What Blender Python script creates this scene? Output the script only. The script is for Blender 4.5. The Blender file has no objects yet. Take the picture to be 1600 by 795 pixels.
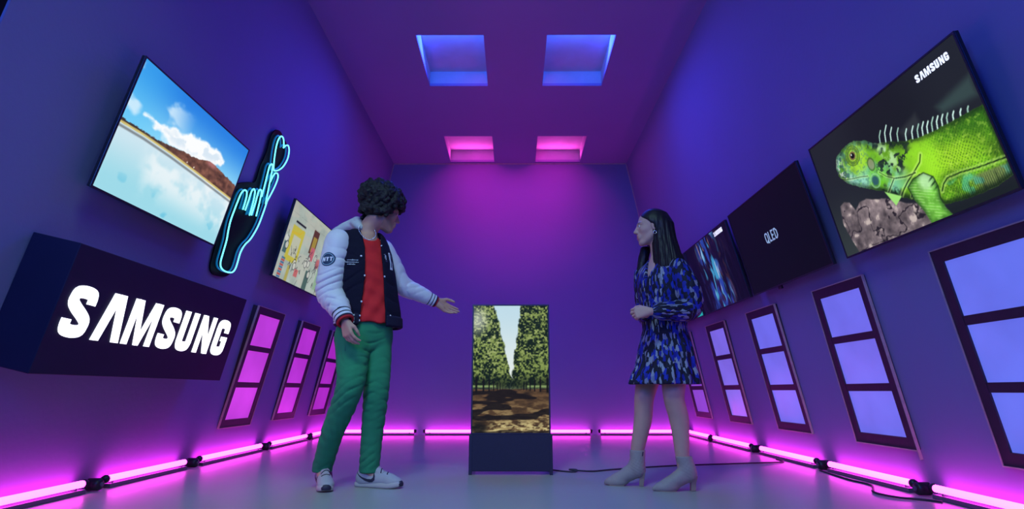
import bpy, bmesh, math, random
import numpy as np
from mathutils import Vector, Matrix
from mathutils.bvhtree import BVHTree

C = bpy.context.scene.collection
S = bpy.context.scene
rnd = random.Random(7)

# ------------------------------------------------------------------ camera
cam_d = bpy.data.cameras.new('camera')
cam = bpy.data.objects.new('camera', cam_d)
C.objects.link(cam)
cam_d.sensor_width = 36.0
cam_d.lens = 20.7
cam_d.clip_start = 0.02
cam.location = (0, 0, 0.55)
cam.rotation_euler = (math.radians(90 + 13.065), 0, math.radians(0.182))
S.camera = cam

# ------------------------------------------------------------------ look
S.view_settings.view_transform = 'Standard'
S.view_settings.look = 'None'
S.view_settings.gamma = 1.0
S.view_settings.use_curve_mapping = False
S.view_settings.exposure = 0.0

# ------------------------------------------------------------------ world: the dark studio round the set
W = bpy.data.worlds.new('studio')
W.use_nodes = True
S.world = W
W.node_tree.nodes['Background'].inputs[0].default_value = (0.06, 0.07, 0.40, 1)
W.node_tree.nodes['Background'].inputs[1].default_value = 0.03


def area(name, loc, aim, size, size_y, col, power, spread=180):
    d = bpy.data.lights.new(name, 'AREA')
    d.shape = 'RECTANGLE'
    d.size, d.size_y = size, size_y
    d.color, d.energy = col, power
    d.spread = math.radians(spread)
    o = bpy.data.objects.new(name, d)
    C.objects.link(o)
    o.location = loc
    o.rotation_euler = (Vector(aim) - Vector(loc)).to_track_quat('-Z', 'Y').to_euler()
    return o


def spot(name, loc, aim, cone, col, power, radius=0.3, blend=0.7):
    d = bpy.data.lights.new(name, 'SPOT')
    d.spot_size = math.radians(cone)
    d.spot_blend = blend
    d.shadow_soft_size = radius
    d.color, d.energy = col, power
    o = bpy.data.objects.new(name, d)
    C.objects.link(o)
    o.location = loc
    o.rotation_euler = (Vector(aim) - Vector(loc)).to_track_quat('-Z', 'Y').to_euler()
    return o


# unseen lamps round the open end of the set: key spots plus added fills
area('blue_fill', (0.0, -2.2, 2.9), (0.0, 4.5, 1.6), 3.0, 1.6, (0.02, 0.07, 1.0), 66)  # unseen soft blue fill over the whole set
area('blue_fill_left', (-1.5, -0.8, 2.2), (2.2, 3.2, 1.2), 0.9, 1.4, (0.05, 0.20, 1.0), 75)  # unseen blue fill that lifts the right wall
spot('key_spot_man', (-1.35, -1.0, 3.3), (-0.72, 3.6, 0.85), 30, (1.0, 0.98, 0.88), 150, 0.35)
spot('key_spot_woman', (-1.0, -1.0, 3.3), (0.85, 3.6, 0.75), 27, (1.0, 0.93, 0.88), 90, 0.35)
spot('magenta_fill_spot', (0.0, -1.2, 2.75), (0.0, 7.9, 3.12), 18.5, (1.0, 0.008, 0.62), 480, 0.12, 1.0)  # unseen spot added to make the magenta glow high on the back wall
area('floor_fill', (-0.3, 1.4, 3.6), (-0.3, 3.0, 0.0), 1.4, 0.6, (0.42, 0.85, 0.72), 22, 100)  # unseen fill added to lighten the front of the floor

# ------------------------------------------------------------------ materials
MATS = {}


def srgb(r, g, b):
    f = lambda c: (c / 12.92 if c <= 0.04045 else ((c + 0.055) / 1.055) ** 2.4)
    return (f(r / 255), f(g / 255), f(b / 255), 1.0)


def mat(name, col, rough=0.6, metal=0.0, nscale=0.0, namt=0.15, bump=0.0, bscale=None, spec=0.5,
        emit=None, estr=0.0, sheen=0.0, attr=None, attr_emit=None):
    if name in MATS:
        return MATS[name]
    m = bpy.data.materials.new(name)
    m.use_nodes = True
    nt = m.node_tree
    b = nt.nodes['Principled BSDF']
    b.inputs['Base Color'].default_value = col
    b.inputs['Roughness'].default_value = rough
    b.inputs['Metallic'].default_value = metal
    b.inputs['Specular IOR Level'].default_value = spec
    b.inputs['Sheen Weight'].default_value = sheen
    tc = nt.nodes.new('ShaderNodeTexCoord')
    src = None
    if attr:
        a = nt.nodes.new('ShaderNodeAttribute')
        a.attribute_name = attr
        src = a.outputs['Color']
    if nscale:
        n = nt.nodes.new('ShaderNodeTexNoise')
        n.inputs['Scale'].default_value = nscale
        n.inputs['Detail'].default_value = 5
        nt.links.new(tc.outputs['Object'], n.inputs['Vector'])
        r = nt.nodes.new('ShaderNodeMapRange')
        r.inputs['To Min'].default_value = 1 - namt
        r.inputs['To Max'].default_value = 1 + namt
        nt.links.new(n.outputs['Fac'], r.inputs['Value'])
        x = nt.nodes.new('ShaderNodeVectorMath')
        x.operation = 'SCALE'
        if src is not None:
            nt.links.new(src, x.inputs[0])
        else:
            x.inputs[0].default_value = col[:3]
        nt.links.new(r.outputs[0], x.inputs['Scale'])
        src = x.outputs[0]
    if src is not None and not attr_emit:
        nt.links.new(src, b.inputs['Base Color'])
    if bump:
        n2 = nt.nodes.new('ShaderNodeTexNoise')
        n2.inputs['Scale'].default_value = bscale or 60
        n2.inputs['Detail'].default_value = 4
        nt.links.new(tc.outputs['Object'], n2.inputs['Vector'])
        bp = nt.nodes.new('ShaderNodeBump')
        bp.inputs['Strength'].default_value = bump
        bp.inputs['Distance'].default_value = 0.01
        nt.links.new(n2.outputs['Fac'], bp.inputs['Height'])
        nt.links.new(bp.outputs[0], b.inputs['Normal'])
    if emit:
        b.inputs['Emission Color'].default_value = emit
        b.inputs['Emission Strength'].default_value = estr
    if attr_emit:
        a = nt.nodes.new('ShaderNodeAttribute')
        a.attribute_name = attr_emit
        nt.links.new(a.outputs['Color'], b.inputs['Emission Color'])
        b.inputs['Emission Strength'].default_value = estr
    MATS[name] = m
    return m


wall_m = mat('painted_plaster', (0.27, 0.22, 0.42, 1), 0.75, nscale=1.3, namt=0.07, bump=0.12, bscale=35, spec=0.25)
ceil_m = mat('ceiling_paint', (0.36, 0.24, 0.50, 1), 0.85, nscale=1.1, namt=0.07, bump=0.10, bscale=30, spec=0.2)
well_m = mat('light_well_plywood', (0.55, 0.50, 0.60, 1), 0.8, nscale=5, namt=0.18, bump=0.1, bscale=25, spec=0.2)
floor_m = mat('floor_vinyl', (0.36, 0.36, 0.34, 1), 0.33, nscale=1.6, namt=0.08, bump=0.05, bscale=45, spec=0.5)
black_m = mat('black_plastic', (0.012, 0.011, 0.014, 1), 0.38, nscale=30, namt=0.2)
bezel_m = mat('dark_brushed_metal', (0.05, 0.045, 0.055, 1), 0.35, metal=0.6, nscale=40, namt=0.2)
frame_m = mat('window_frame_paint', (0.035, 0.014, 0.030, 1), 0.55, nscale=14, namt=0.3, bump=0.08)
trimw_m = mat('pale_wood_edge', (0.50, 0.36, 0.34, 1), 0.6, nscale=22, namt=0.3)
cord_m = mat('black_rubber_cord', (0.02, 0.018, 0.03, 1), 0.6, nscale=40, namt=0.2)
tube_m = mat('magenta_tube_glow', (0.9, 0.7, 0.85, 1), 0.3, emit=(1.0, 0.040, 0.78, 1), estr=12.5, nscale=8, namt=0.05)
chan_m = mat('tube_channel', (0.10, 0.09, 0.13, 1), 0.5, nscale=20, namt=0.2)
sign_m = mat('sign_box_paint', (0.018, 0.014, 0.048, 1), 0.55, spec=0.2, nscale=6, namt=0.15)
white_emit = mat('white_letter_glow', (0.9, 0.9, 0.9, 1), 0.4, emit=(0.95, 0.97, 1.0, 1), estr=1.7, nscale=5, namt=0.03)
neon_m = mat('cyan_neon_glow', (0.5, 0.9, 0.9, 1), 0.3, emit=(0.16, 0.92, 0.95, 1), estr=1.7, nscale=6, namt=0.03)
neon_b = mat('neon_tube_jacket', (0.03, 0.22, 0.36, 1), 0.35, emit=(0.0, 0.07, 0.17, 1), estr=1.0, nscale=8, namt=0.05)
acryl_m = mat('black_acrylic', (0.006, 0.003, 0.009, 1), 0.5, spec=0.1, nscale=5, namt=0.2)

# ------------------------------------------------------------------ small mesh kit


def empty(name, loc, label=None, cat=None, group=None, kind=None, mtx=None):
    o = bpy.data.objects.new(name, None)
    o.empty_display_size = 0.1
    C.objects.link(o)
    if mtx is not None:
        o.matrix_world = mtx
    else:
        o.location = loc
    if label: o['label'] = label
    if cat: o['category'] = cat
    if group: o['group'] = group
    if kind: o['kind'] = kind
    return o


def link(name, me, m, parent=None, smooth=False):
    o = bpy.data.objects.new(name, me)
    C.objects.link(o)
    if m is not None and len(me.materials) == 0:
        me.materials.append(m)
    if parent: o.parent = parent
    if smooth:
        me.polygons.foreach_set('use_smooth', [True] * len(me.polygons))
    return o


class MB:
    def __init__(self):
        self.v, self.f = [], []

    def quad(self, *p):
        n = len(self.v)
        self.v += [tuple(q) for q in p]
        self.f.append(tuple(range(n, n + len(p))))

    def box(self, lo, hi):
        x0, y0, z0 = lo
        x1, y1, z1 = hi
        n = len(self.v)
        self.v += [(x0, y0, z0), (x1, y0, z0), (x1, y1, z0), (x0, y1, z0), (x0, y0, z1), (x1, y0, z1), (x1, y1, z1), (x0, y1, z1)]
        for q in ((0, 3, 2, 1), (4, 5, 6, 7), (0, 1, 5, 4), (1, 2, 6, 5), (2, 3, 7, 6), (3, 0, 4, 7)):
            self.f.append(tuple(n + i for i in q))

    def prism(self, poly, z0, z1):
        n = len(self.v)
        k = len(poly)
        a = sum(poly[i][0] * poly[(i + 1) % k][1] - poly[(i + 1) % k][0] * poly[i][1] for i in range(k))
        if a < 0: poly = poly[::-1]
        self.v += [(x, y, z0) for x, y in poly] + [(x, y, z1) for x, y in poly]
        self.f.append(tuple(n + i for i in range(k - 1, -1, -1)))
        self.f.append(tuple(n + k + i for i in range(k)))
        for i in range(k):
            j = (i + 1) % k
            self.f.append((n + i, n + j, n + k + j, n + k + i))

    def ribbon(self, pts, w, z0, z1, closed=False):
        """flat stroke of width w round a 2D polyline, extruded z0..z1"""
        P = [Vector(p) for p in pts]
        k = len(P)
        L, R = [], []
        for i in range(k):
            a = P[i - 1] if (i > 0 or closed) else None
            b = P[(i + 1) % k] if (i < k - 1 or closed) else None
            d1 = (P[i] - a).normalized() if a is not None else None
            d2 = (b - P[i]).normalized() if b is not None else None
            d = (d1 + d2).normalized() if (d1 is not None and d2 is not None) else (d1 if d1 is not None else d2)
            n = Vector((-d.y, d.x))
            s = 1.0
            if d1 is not None and d2 is not None:
                s = 1 / max(0.5, n.dot(Vector((-d1.y, d1.x))))
            L.append(P[i] + n * w / 2 * s)
            R.append(P[i] - n * w / 2 * s)
        rng = range(k) if closed else range(k - 1)
        for i in rng:
            j = (i + 1) % k
            self.prism([tuple(R[i]), tuple(R[j]), tuple(L[j]), tuple(L[i])], z0, z1)

    def tube(self, pts, r, n=8, closed=False, caps=True):
        P = [Vector(p) for p in pts]
        k = len(P)
        base = len(self.v)
        up = Vector((0, 0, 1))
        prev = None
        for i in range(k):
            a = P[i - 1] if (i > 0 or closed) else P[i]
            b = P[(i + 1) % k] if (i < k - 1 or closed) else P[i]
            d = (b - a).normalized()
            if prev is None:
                x = d.cross(up)
                if x.length < 1e-3: x = d.cross(Vector((1, 0, 0)))
            else:
                x = prev - d * prev.dot(d)
            x.normalize()
            prev = x
            y = d.cross(x)
            rr = r[i] if isinstance(r, (list, tuple)) else r
            for j in range(n):
                t = 2 * math.pi * j / n
                self.v.append(tuple(P[i] + x * (math.cos(t) * rr) + y * (math.sin(t) * rr)))
        for i in range(k if closed else k - 1):
            for j in range(n):
                a = base + i * n + j
                b = base + i * n + (j + 1) % n
                c = base + ((i + 1) % k) * n + (j + 1) % n
                d = base + ((i + 1) % k) * n + j
                self.f.append((a, b, c, d))
        if caps and not closed:
            self.f.append(tuple(base + j for j in range(n - 1, -1, -1)))
            self.f.append(tuple(base + (k - 1) * n + j for j in range(n)))

    def sphere(self, c, r, n=10, m=6):
        base = len(self.v)
        c = Vector(c)
        rr = r if isinstance(r, (tuple, list)) else (r, r, r)
        for i in range(1, m):
            p = math.pi * i / m
            for j in range(n):
                t = 2 * math.pi * j / n
                self.v.append((c.x + rr[0] * math.sin(p) * math.cos(t), c.y + rr[1] * math.sin(p) * math.sin(t), c.z + rr[2] * math.cos(p)))
        top = len(self.v)
        self.v += [(c.x, c.y, c.z + rr[2]), (c.x, c.y, c.z - rr[2])]
        for i in range(m - 2):
            for j in range(n):
                a = base + i * n + j
                b = base + i * n + (j + 1) % n
                self.f.append((a, a + n, b + n, b))
        for j in range(n):
            self.f.append((top, base + j, base + (j + 1) % n))
            self.f.append((top + 1, base + (m - 2) * n + (j + 1) % n, base + (m - 2) * n + j))

    def build(self, name, m, parent=None, smooth=False, bevel=0.0):
        me = bpy.data.meshes.new(name)
        me.from_pydata(self.v, [], self.f)
        me.validate()
        me.update()
        o = link(name, me, m, parent, smooth)
        if bevel:
            b = o.modifiers.new('bevel', 'BEVEL')
            b.width = bevel
            b.segments = 2
            b.limit_method = 'ANGLE'
        return o


def boxo(name, lo, hi, m, parent=None, bevel=0.0):
    b = MB()
    b.box(lo, hi)
    return b.build(name, m, parent, bevel=bevel)


def spline(pts, n=6, closed=False):
    """Catmull-Rom through the points"""
    P = [Vector(p) for p in pts]
    k = len(P)
    out = []
    for i in range(k if closed else k - 1):
        p0 = P[i - 1] if (closed or i > 0) else P[i]
        p1, p2 = P[i], P[(i + 1) % k]
        p3 = P[(i + 2) % k] if (closed or i + 2 < k) else p2
        for j in range(n):
            t = j / n
            out.append(0.5 * ((2 * p1) + (p2 - p0) * t + (2 * p0 - 5 * p1 + 4 * p2 - p3) * t * t + (3 * p1 - p0 - 3 * p2 + p3) * t ** 3))
    if not closed: out.append(P[-1])
    return [tuple(p) for p in out]


# ------------------------------------------------------------------ room (metres; camera stands at the open end)
XL, XR, YB, H = -2.451, 2.289, 7.912, 3.72      # floor lines of the side walls, back wall, ceiling height
TL, TR = 0.1975, 0.183                          # the side walls lean inwards by this much per metre
YF = 2.085                                      # where the set walls start
T = 0.06

b = MB(); b.box((-4.5, -3.5, -0.05), (4.5, YB + T, 0.0))
o = b.build('floor', floor_m); o['kind'] = 'structure'


def wall(name, pts, back):
    b = MB()
    n = len(b.v)
    bk = [tuple(Vector(p) + Vector(back)) for p in pts]
    b.v += pts + bk
    k = len(pts)
    b.f.append(tuple(range(k)))
    b.f.append(tuple(range(2 * k - 1, k - 1, -1)))
    for i in range(k):
        j = (i + 1) % k
        b.f.append((i, k + i, k + j, j))
    o = b.build(name, wall_m)
    o['kind'] = 'structure'
    bm = bmesh.new(); bm.from_mesh(o.data); bmesh.ops.recalc_face_normals(bm, faces=bm.faces); bm.to_mesh(o.data); bm.free()
    return o


wall_left = wall('wall_left', [(XL, YF, 0), (XL, YB, 0), (XL + TL * H, YB, H), (XL + TL * H, YF, H)], (-0.012, 0, 0))
wall_right = wall('wall_right', [(XR, YB, 0), (XR, 1.2, 0), (XR - TR * H, 1.2, H), (XR - TR * H, YB, H)], (T, 0, 0))
wall_back = wall('wall_back', [(XL - T, YB, 0), (XR + T, YB, 0), (XR - TR * H + T, YB, H), (XL + TL * H - T, YB, H)], (0, T, 0))

# ceiling with four square light wells
cx0, cx1 = XL + TL * H - T, XR - TR * H + T
wells = [(-0.895, -0.275), (0.305, 0.935)]
rows = [(4.79, 5.71), (6.98, 7.84)]
xs = [cx0, wells[0][0], wells[0][1], wells[1][0], wells[1][1], cx1]
ys = [1.2, rows[0][0], rows[0][1], rows[1][0], rows[1][1], YB + T]
b = MB()
for i in range(5):
    for j in range(5):
        if i in (1, 3) and j in (1, 3): continue
        b.box((xs[i], ys[j], H), (xs[i + 1], ys[j + 1], H + 0.03))
ceil = b.build('ceiling', ceil_m); ceil['kind'] = 'structure'
WH = 0.17
for j, (y0, y1) in enumerate(rows):
    for i, (x0, x1) in enumerate(wells):
        b = MB()
        z0, z1 = H + 0.03, H + WH
        b.box((x0 - 0.02, y0 - 0.02, z0), (x0, y1 + 0.02, z1))
        b.box((x1, y0 - 0.02, z0), (x1 + 0.02, y1 + 0.02, z1))
        b.box((x0, y0 - 0.02, z0), (x1, y0, z1))
        b.box((x0, y1, z0), (x1, y1 + 0.02, z1))
        b.box((x0 - 0.02, y0 - 0.02, z1), (x1 + 0.02, y1 + 0.02, z1 + 0.02))
        b.build('light_well', well_m, ceil)
        xm = (x0 + x1) / 2
        if j == 0:
            # blue lamp clamped to the near side of the well, out of sight of the camera
            area('well_lamp', (xm, y0 + 0.03, H + 0.09), (xm, y1, H + 0.08), 0.5, 0.10, (0.01, 0.17, 1.0), 5.5)
            area('well_down', (xm, (y0 + y1) / 2, H + 0.08), (xm * 1.6, 4.2, 0.0), 0.5, 0.7, (0.03, 0.07, 1.0), 28)
        else:
            area('well_lamp', (xm, y1 - 0.05, H + 0.05), (xm, y0 + 0.25, H + WH), 0.5, 0.06, (1.0, 0.07, 0.62), 2.6)
            # extra unseen lamp added for the magenta spill down the back wall
            area('well_spill', (xm, y0 + 0.05, H + 0.12), (xm * 0.55, YB, 2.85), 0.4, 0.10, (1.0, 0.010, 0.66), 3.5, 110)

# thin pale beads added in the back corners to catch a magenta glint
for nm, xb, t in (('edge_catch_1', XL, TL), ('edge_catch_2', XR, -TR)):
    b = MB()
    s = 1 if t > 0 else -1
    b.tube([(xb + s * 0.004, YB - 0.004, 0.12), (xb + t * (H - 0.01) + s * 0.004, YB - 0.004, H - 0.01)], 0.008, 6)
    o = b.build(nm, trimw_m); o['kind'] = 'structure'
o = boxo('trim_3', (cx0 + 0.07, YB - 0.012, H - 0.012), (cx1 - 0.07, YB, H), trimw_m); o['kind'] = 'structure'


def wall_mtx(side, yc, zc, t, d):
    """frame of a thing on a side wall: x to the right along the wall, y up along its lean, z into the room"""
    if side < 0:
        ex, ey, x0 = Vector((0, 1, 0)), Vector((t, 0, 1)).normalized(), XL + TL * zc + d
    else:
        ex, ey, x0 = Vector((0, -1, 0)), Vector((-t, 0, 1)).normalized(), XR - TR * zc - d
    ez = ex.cross(ey)
    return Matrix(((ex.x, ey.x, ez.x, x0), (ex.y, ey.y, ez.y, yc), (ex.z, ey.z, ez.z, zc), (0, 0, 0, 1)))


# ------------------------------------------------------------------ windows: three lit panes in a dark frame
def pane_mat(name, col, s):
    if name in MATS: return MATS[name]
    m = bpy.data.materials.new(name)
    m.use_nodes = True
    nt = m.node_tree
    bs = nt.nodes['Principled BSDF']
    bs.inputs['Base Color'].default_value = (0.15, 0.15, 0.18, 1)
    bs.inputs['Roughness'].default_value = 0.35
    tc = nt.nodes.new('ShaderNodeTexCoord')
    n = nt.nodes.new('ShaderNodeTexNoise')
    n.inputs['Scale'].default_value = 2.2
    n.inputs['Detail'].default_value = 3
    nt.links.new(tc.outputs['Object'], n.inputs['Vector'])
    r = nt.nodes.new('ShaderNodeValToRGB')
    r.color_ramp.elements[0].position = 0.3
    r.color_ramp.elements[1].position = 0.72
    r.color_ramp.elements[0].color = tuple(c * 0.86 for c in col[:3]) + (1,)
    r.color_ramp.elements[1].color = tuple(min(1, c * 1.12 + 0.01) for c in col[:3]) + (1,)
    nt.links.new(n.outputs['Fac'], r.inputs['Fac'])
    nt.links.new(r.outputs[0], bs.inputs['Emission Color'])
    bs.inputs['Emission Strength'].default_value = s * 0.86
    MATS[name] = m
    return m


def window(k, side, yc, zc, w, h, t, pm, tail=False):
    r = empty('window_%d' % k, (0, 0, 0), kind='structure', mtx=wall_mtx(side, yc, zc, t, 0.036 if side < 0 else 0.020))
    W2, H2 = w / 2, h / 2
    fb, br = 0.062, 0.045
    b = MB()
    b.box((-W2, -H2, -0.09), (-W2 + fb, H2, 0)); b.box((W2 - fb, -H2, -0.09), (W2, H2, 0))
    b.box((-W2 + fb, H2 - fb, -0.09), (W2 - fb, H2, 0)); b.box((-W2 + fb, -H2, -0.09), (W2 - fb, -H2 + fb, 0))
    b.build('frame', frame_m, r)
    ph = (h - 2 * fb - 2 * br) / 3
    for i in range(2):
        y = -H2 + fb + (i + 1) * ph + i * br
        boxo('crossbar', (-W2 + fb, y, -0.05), (W2 - fb, y + br, -0.002), frame_m, r)
    for i in range(3):
        y = -H2 + fb + i * (ph + br)
        boxo('pane', (-W2 + fb - 0.004, y - 0.004, -0.016), (W2 - fb + 0.004, y + ph + 0.004, -0.010), pm, r)
    b = MB()
    e = 0.006
    b.box((-W2 - e, -H2 - e, -0.012), (-W2, H2 + e, 0.004)); b.box((-W2, H2, -0.012), (W2, H2 + e, 0.004))
    b.box((-W2, -H2 - e, -0.012), (W2, -H2, 0.004))
    b.box((W2, -H2 - e - (0.045 if tail else 0), -0.012), (W2 + e, H2 + e, 0.004))
    b.build('edge_strip', trimw_m, r)
    return r


blue = [pane_mat('lit_pane_violet', srgb(128, 62, 196), 1.0), pane_mat('lit_pane_periwinkle', srgb(120, 104, 228), 1.0),
        pane_mat('lit_pane_blue', srgb(106, 108, 238), 1.0), pane_mat('lit_pane_clear_blue', srgb(96, 112, 240), 1.0)]
mag = [pane_mat('lit_pane_magenta', srgb(196, 52, 218), 1.0), pane_mat('lit_pane_deep_magenta', srgb(186, 40, 208), 1.0),
       pane_mat('lit_pane_dusk_magenta', srgb(168, 26, 186), 1.0)]
window(1, -1, 5.227, 0.754, 0.575, 1.02, 0.236, mag[0])
window(2, -1, 6.290, 0.759, 0.556, 1.00, 0.230, mag[1])
window(3, -1, 7.345, 0.764, 0.575, 1.00, 0.223, mag[2])
window(4, 1, 7.156, 0.735, 0.57, 0.985, 0.195, blue[0])
window(5, 1, 6.014, 0.734, 0.555, 0.985, 0.193, blue[1])
window(6, 1, 4.887, 0.728, 0.57, 0.990, 0.197, blue[2])
window(7, 1, 3.709, 0.723, 0.59, 0.997, 0.182, blue[2], tail=True)
window(8, 1, 2.535, 0.718, 0.59, 1.011, 0.180, blue[3])

# ------------------------------------------------------------------ LED tubes along the foot of the walls
def tube_light(p0, p1, out, label):
    p0, p1, out = Vector(p0), Vector(p1), Vector(out)
    mid = (p0 + p1) / 2
    r = empty('tube_light', mid, label, 'tube light', 'magenta tube lights along the floor')
    d = (p1 - p0).normalized()
    L = (p1 - p0).length / 2
    up = Vector((0, 0, 1))
    b = MB(); b.tube([-d * L + up * 0.052, d * L + up * 0.052], 0.019, 12)
    b.build('tube', tube_m, r, True)
    b = MB()
    n = Vector((-d.y, d.x, 0))
    for s0, s1, z0, z1 in ((-0.024, 0.024, 0.002, 0.024),):
        pts = [-d * L + n * s0, d * L + n * s0, d * L + n * s1, -d * L + n * s1]
        k = len(b.v)
        b.v += [tuple(p + up * z0) for p in pts] + [tuple(p + up * z1) for p in pts]
        for q in ((0, 3, 2, 1), (4, 5, 6, 7), (0, 1, 5, 4), (1, 2, 6, 5), (2, 3, 7, 6), (3, 0, 4, 7)):
            b.f.append(tuple(k + i for i in q))
    for e in (-1, 1):
        b.tube([d * (e * L * 0.9) + up * 0.02, d * (e * L * 0.9) + up * 0.036], 0.012, 6)
    b.build('channel', chan_m, r)
    for e in (-1, 1):
        b = MB()
        b.tube([d * (e * (L + 0.0005)) + up * 0.052, d * (e * (L + 0.012)) + up * 0.052, d * (e * (L + 0.03)) + up * 0.05], [0.022, 0.024, 0.020], 10)
        b.build('end_cap', black_m, r, True)
    return r


xl, xr, yb = XL + 0.072, XR - 0.072, YB - 0.065
names = ['nearest the camera', 'second from the camera', 'third from the camera', 'fourth from the camera', 'beside the back corner']
for i, (a, c) in enumerate([(2.30, 3.44), (3.64, 4.47), (4.69, 5.78), (6.00, 7.02), (7.20, 7.78)]):
    tube_light((xl, a, 0), (xl, c, 0), (1, 0, 0), 'magenta tube light at the foot of the left wall, ' + names[i])
for i, (a, c) in enumerate([(2.10, 3.30), (3.49, 4.36), (4.56, 5.54), (5.78, 6.82), (6.95, 7.78)]):
    tube_light((xr, a, 0), (xr, c, 0), (-1, 0, 0), 'magenta tube light at the foot of the right wall, ' + names[i])
for i, (a, c) in enumerate([(-2.36, -1.28), (-1.13, -0.07), (0.01, 0.97), (1.11, 2.16)]):
    tube_light((a, yb, 0), (c, yb, 0), (0, -1, 0), 'magenta tube light at the foot of the back wall, ' +
               ['leftmost, behind the man', 'just left of the display', 'just right of the display', 'rightmost, behind the woman'][i])
# round plugs at the joints
for i, (x, y, lab) in enumerate([(xl, 3.535, 'left tube lights, nearest the camera'), (xl, 4.575, 'left tube lights, second from the camera'), (xl, 5.875, 'left tube lights, third from the camera'),
                   (xl, 7.105, 'left tube lights, farthest from the camera'), (xr, 3.40, 'right tube lights, nearest the camera'), (xr, 4.45, 'right tube lights, second from the camera'),
                   (xr, 5.66, 'right tube lights, third from the camera'), (xr, 6.885, 'right tube lights, farthest from the camera')]):
    r = empty('tube_connector', (x, y, 0), 'black round plug between ' + lab, 'connector', 'plugs between the tube lights')
    s = 1 if x < 0 else -1
    b = MB(); b.tube([(s * -0.03, 0.0, 0.036), (s * 0.03, 0.0, 0.036), (s * 0.042, 0.0, 0.036)], [0.034, 0.034, 0.026], 14)
    b.build('plug_body', black_m, r, True)
    b = MB(); b.tube([(s * 0.042, 0, 0.036), (s * 0.05, 0, 0.036)], 0.012, 10)
    b.build('pin', chan_m, r)

# ------------------------------------------------------------------ lettering
def arcpts(w, s, pts):
    return spline([(x * w, y) for x, y in pts], 5)


def letter(ch, w, st=0.27):
    """list of ribbons / polygons in a box w x 1"""
    h = st / 2
    out = []
    if ch == 'S':
        p = spline([(w - h, .66), (w - h, .78), (w - h * 1.35, .855), (w / 2, .885), (h * 1.35, .855), (h, .77), (h * 1.05, .665),
                    (w * .36, .56), (w * .64, .44), (w - h * 1.05, .335), (w - h, .23), (w - h * 1.35, .145), (w / 2, .115), (h * 1.35, .145), (h, .22), (h, .34)], 4)
        out.append(('r', p, st))
    elif ch == 'U':
        p = [(h, 1.0), (h, .30)] + spline([(h, .24), (h * 1.4, .145), (w / 2, .115), (w - h * 1.4, .145), (w - h, .24)], 4) + [(w - h, .30), (w - h, 1.0)]
        out.append(('r', p, st))
    elif ch == 'G':
        p = spline([(w - h, .64), (w - h, .78), (w - h * 1.35, .855), (w / 2, .885), (h * 1.35, .855), (h, .76), (h, .5), (h, .24), (h * 1.35, .145), (w / 2, .115), (w - h * 1.35, .145), (w - h, .24), (w - h, .50)], 4)
        out.append(('r', p, st))
        out.append(('p', [(w * .52, .40), (w, .40), (w, .53), (w * .52, .53)]))
    elif ch == 'A':
        a = w * .27
        out.append(('p', [(0, 0), (st * .98, 0), (w / 2 + .02, .80), (w / 2 + .02, 1), (a, 1)]))
        out.append(('p', [(w - st * .98, 0), (w, 0), (w - a, 1), (w / 2 - .02, 1), (w / 2 - .02, .80)]))
    elif ch == 'M':
        out.append(('p', [(0, 0), (st * .85, 0), (st * .85, .72), (st * .85, 1), (0, 1)]))
        out.append(('p', [(w - st * .85, 0), (w, 0), (w, 1), (w - st * .85, 1)]))
        out.append(('p', [(st * .5, 1), (st * 1.25, 1), (w / 2 + st * .36, 0), (w / 2 - st * .36, 0)]))
        out.append(('p', [(w - st * 1.25, 1), (w - st * .5, 1), (w / 2 + st * .36, 0), (w / 2 - st * .36, 0)]))
    elif ch == 'N':
        out.append(('p', [(0, 0), (st * .85, 0), (st * .85, 1), (0, 1)]))
        out.append(('p', [(w - st * .85, 0), (w, 0), (w, 1), (w - st * .85, 1)]))
        out.append(('p', [(0, 1), (st * 1.0, 1), (w, 0), (w - st * 1.0, 0)]))
    elif ch == 'Q':
        out.append(('r', spline([(w / 2, 1 - h), (h, .8), (h, .2), (w / 2, h), (w - h, .2), (w - h, .8)], 5, True), st, True))
        out.append(('r', [(w * .55, .25), (w, -.05)], st))
    elif ch == 'L':
        out.append(('r', [(h, 1), (h, h), (w, h)], st))
    elif ch == 'E':
        out.append(('r', [(w, 1 - h), (h, 1 - h), (h, h), (w, h)], st)); out.append(('r', [(h, .5), (w * .85, .5)], st))
    elif ch == 'D':
        out.append(('r', [(h, h), (h, 1 - h), (w * .5, 1 - h), (w - h, .72), (w - h, .28), (w * .5, h), (h, h)], st))
    elif ch == 'Y':
        out.append(('r', [(h, 1), (w / 2, .5), (w - h, 1)], st)); out.append(('r', [(w / 2, .5), (w / 2, 0)], st))
    elif ch == 'T':
        out.append(('r', [(0, 1 - h), (w, 1 - h)], st)); out.append(('r', [(w / 2, 1 - h), (w / 2, 0)], st))
    return out


BRAND = [('S', 0, .72), ('A', .92, .86), ('M', 1.86, 1.03), ('S', 3.05, .70), ('U', 3.88, .68), ('N', 4.76, .74), ('G', 5.66, .70)]


def word(seq, x0, y0, h, z0, z1, name, m, parent, total=None, st=0.27, joined=False):
    k = h
    sx = 1.0 if total is None else total / ((seq[-1][1] + seq[-1][2]) * h)
    allb = MB()
    for ch, dx, w in seq:
        b = allb if joined else MB()
        for it in letter(ch, w, st):
            tr = lambda p: (x0 + (dx + p[0]) * k * sx, y0 + p[1] * k)
            if it[0] == 'p':
                b.prism([tr(p) for p in it[1]], z0, z1)
            else:
                b.ribbon([tr(p) for p in it[1]], it[2] * k * (0.5 + 0.5 * sx), z0, z1, len(it) > 3)
        if not joined:
            b.build(name, m, parent)
    if joined:
        return allb.build(name, m, parent)


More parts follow.
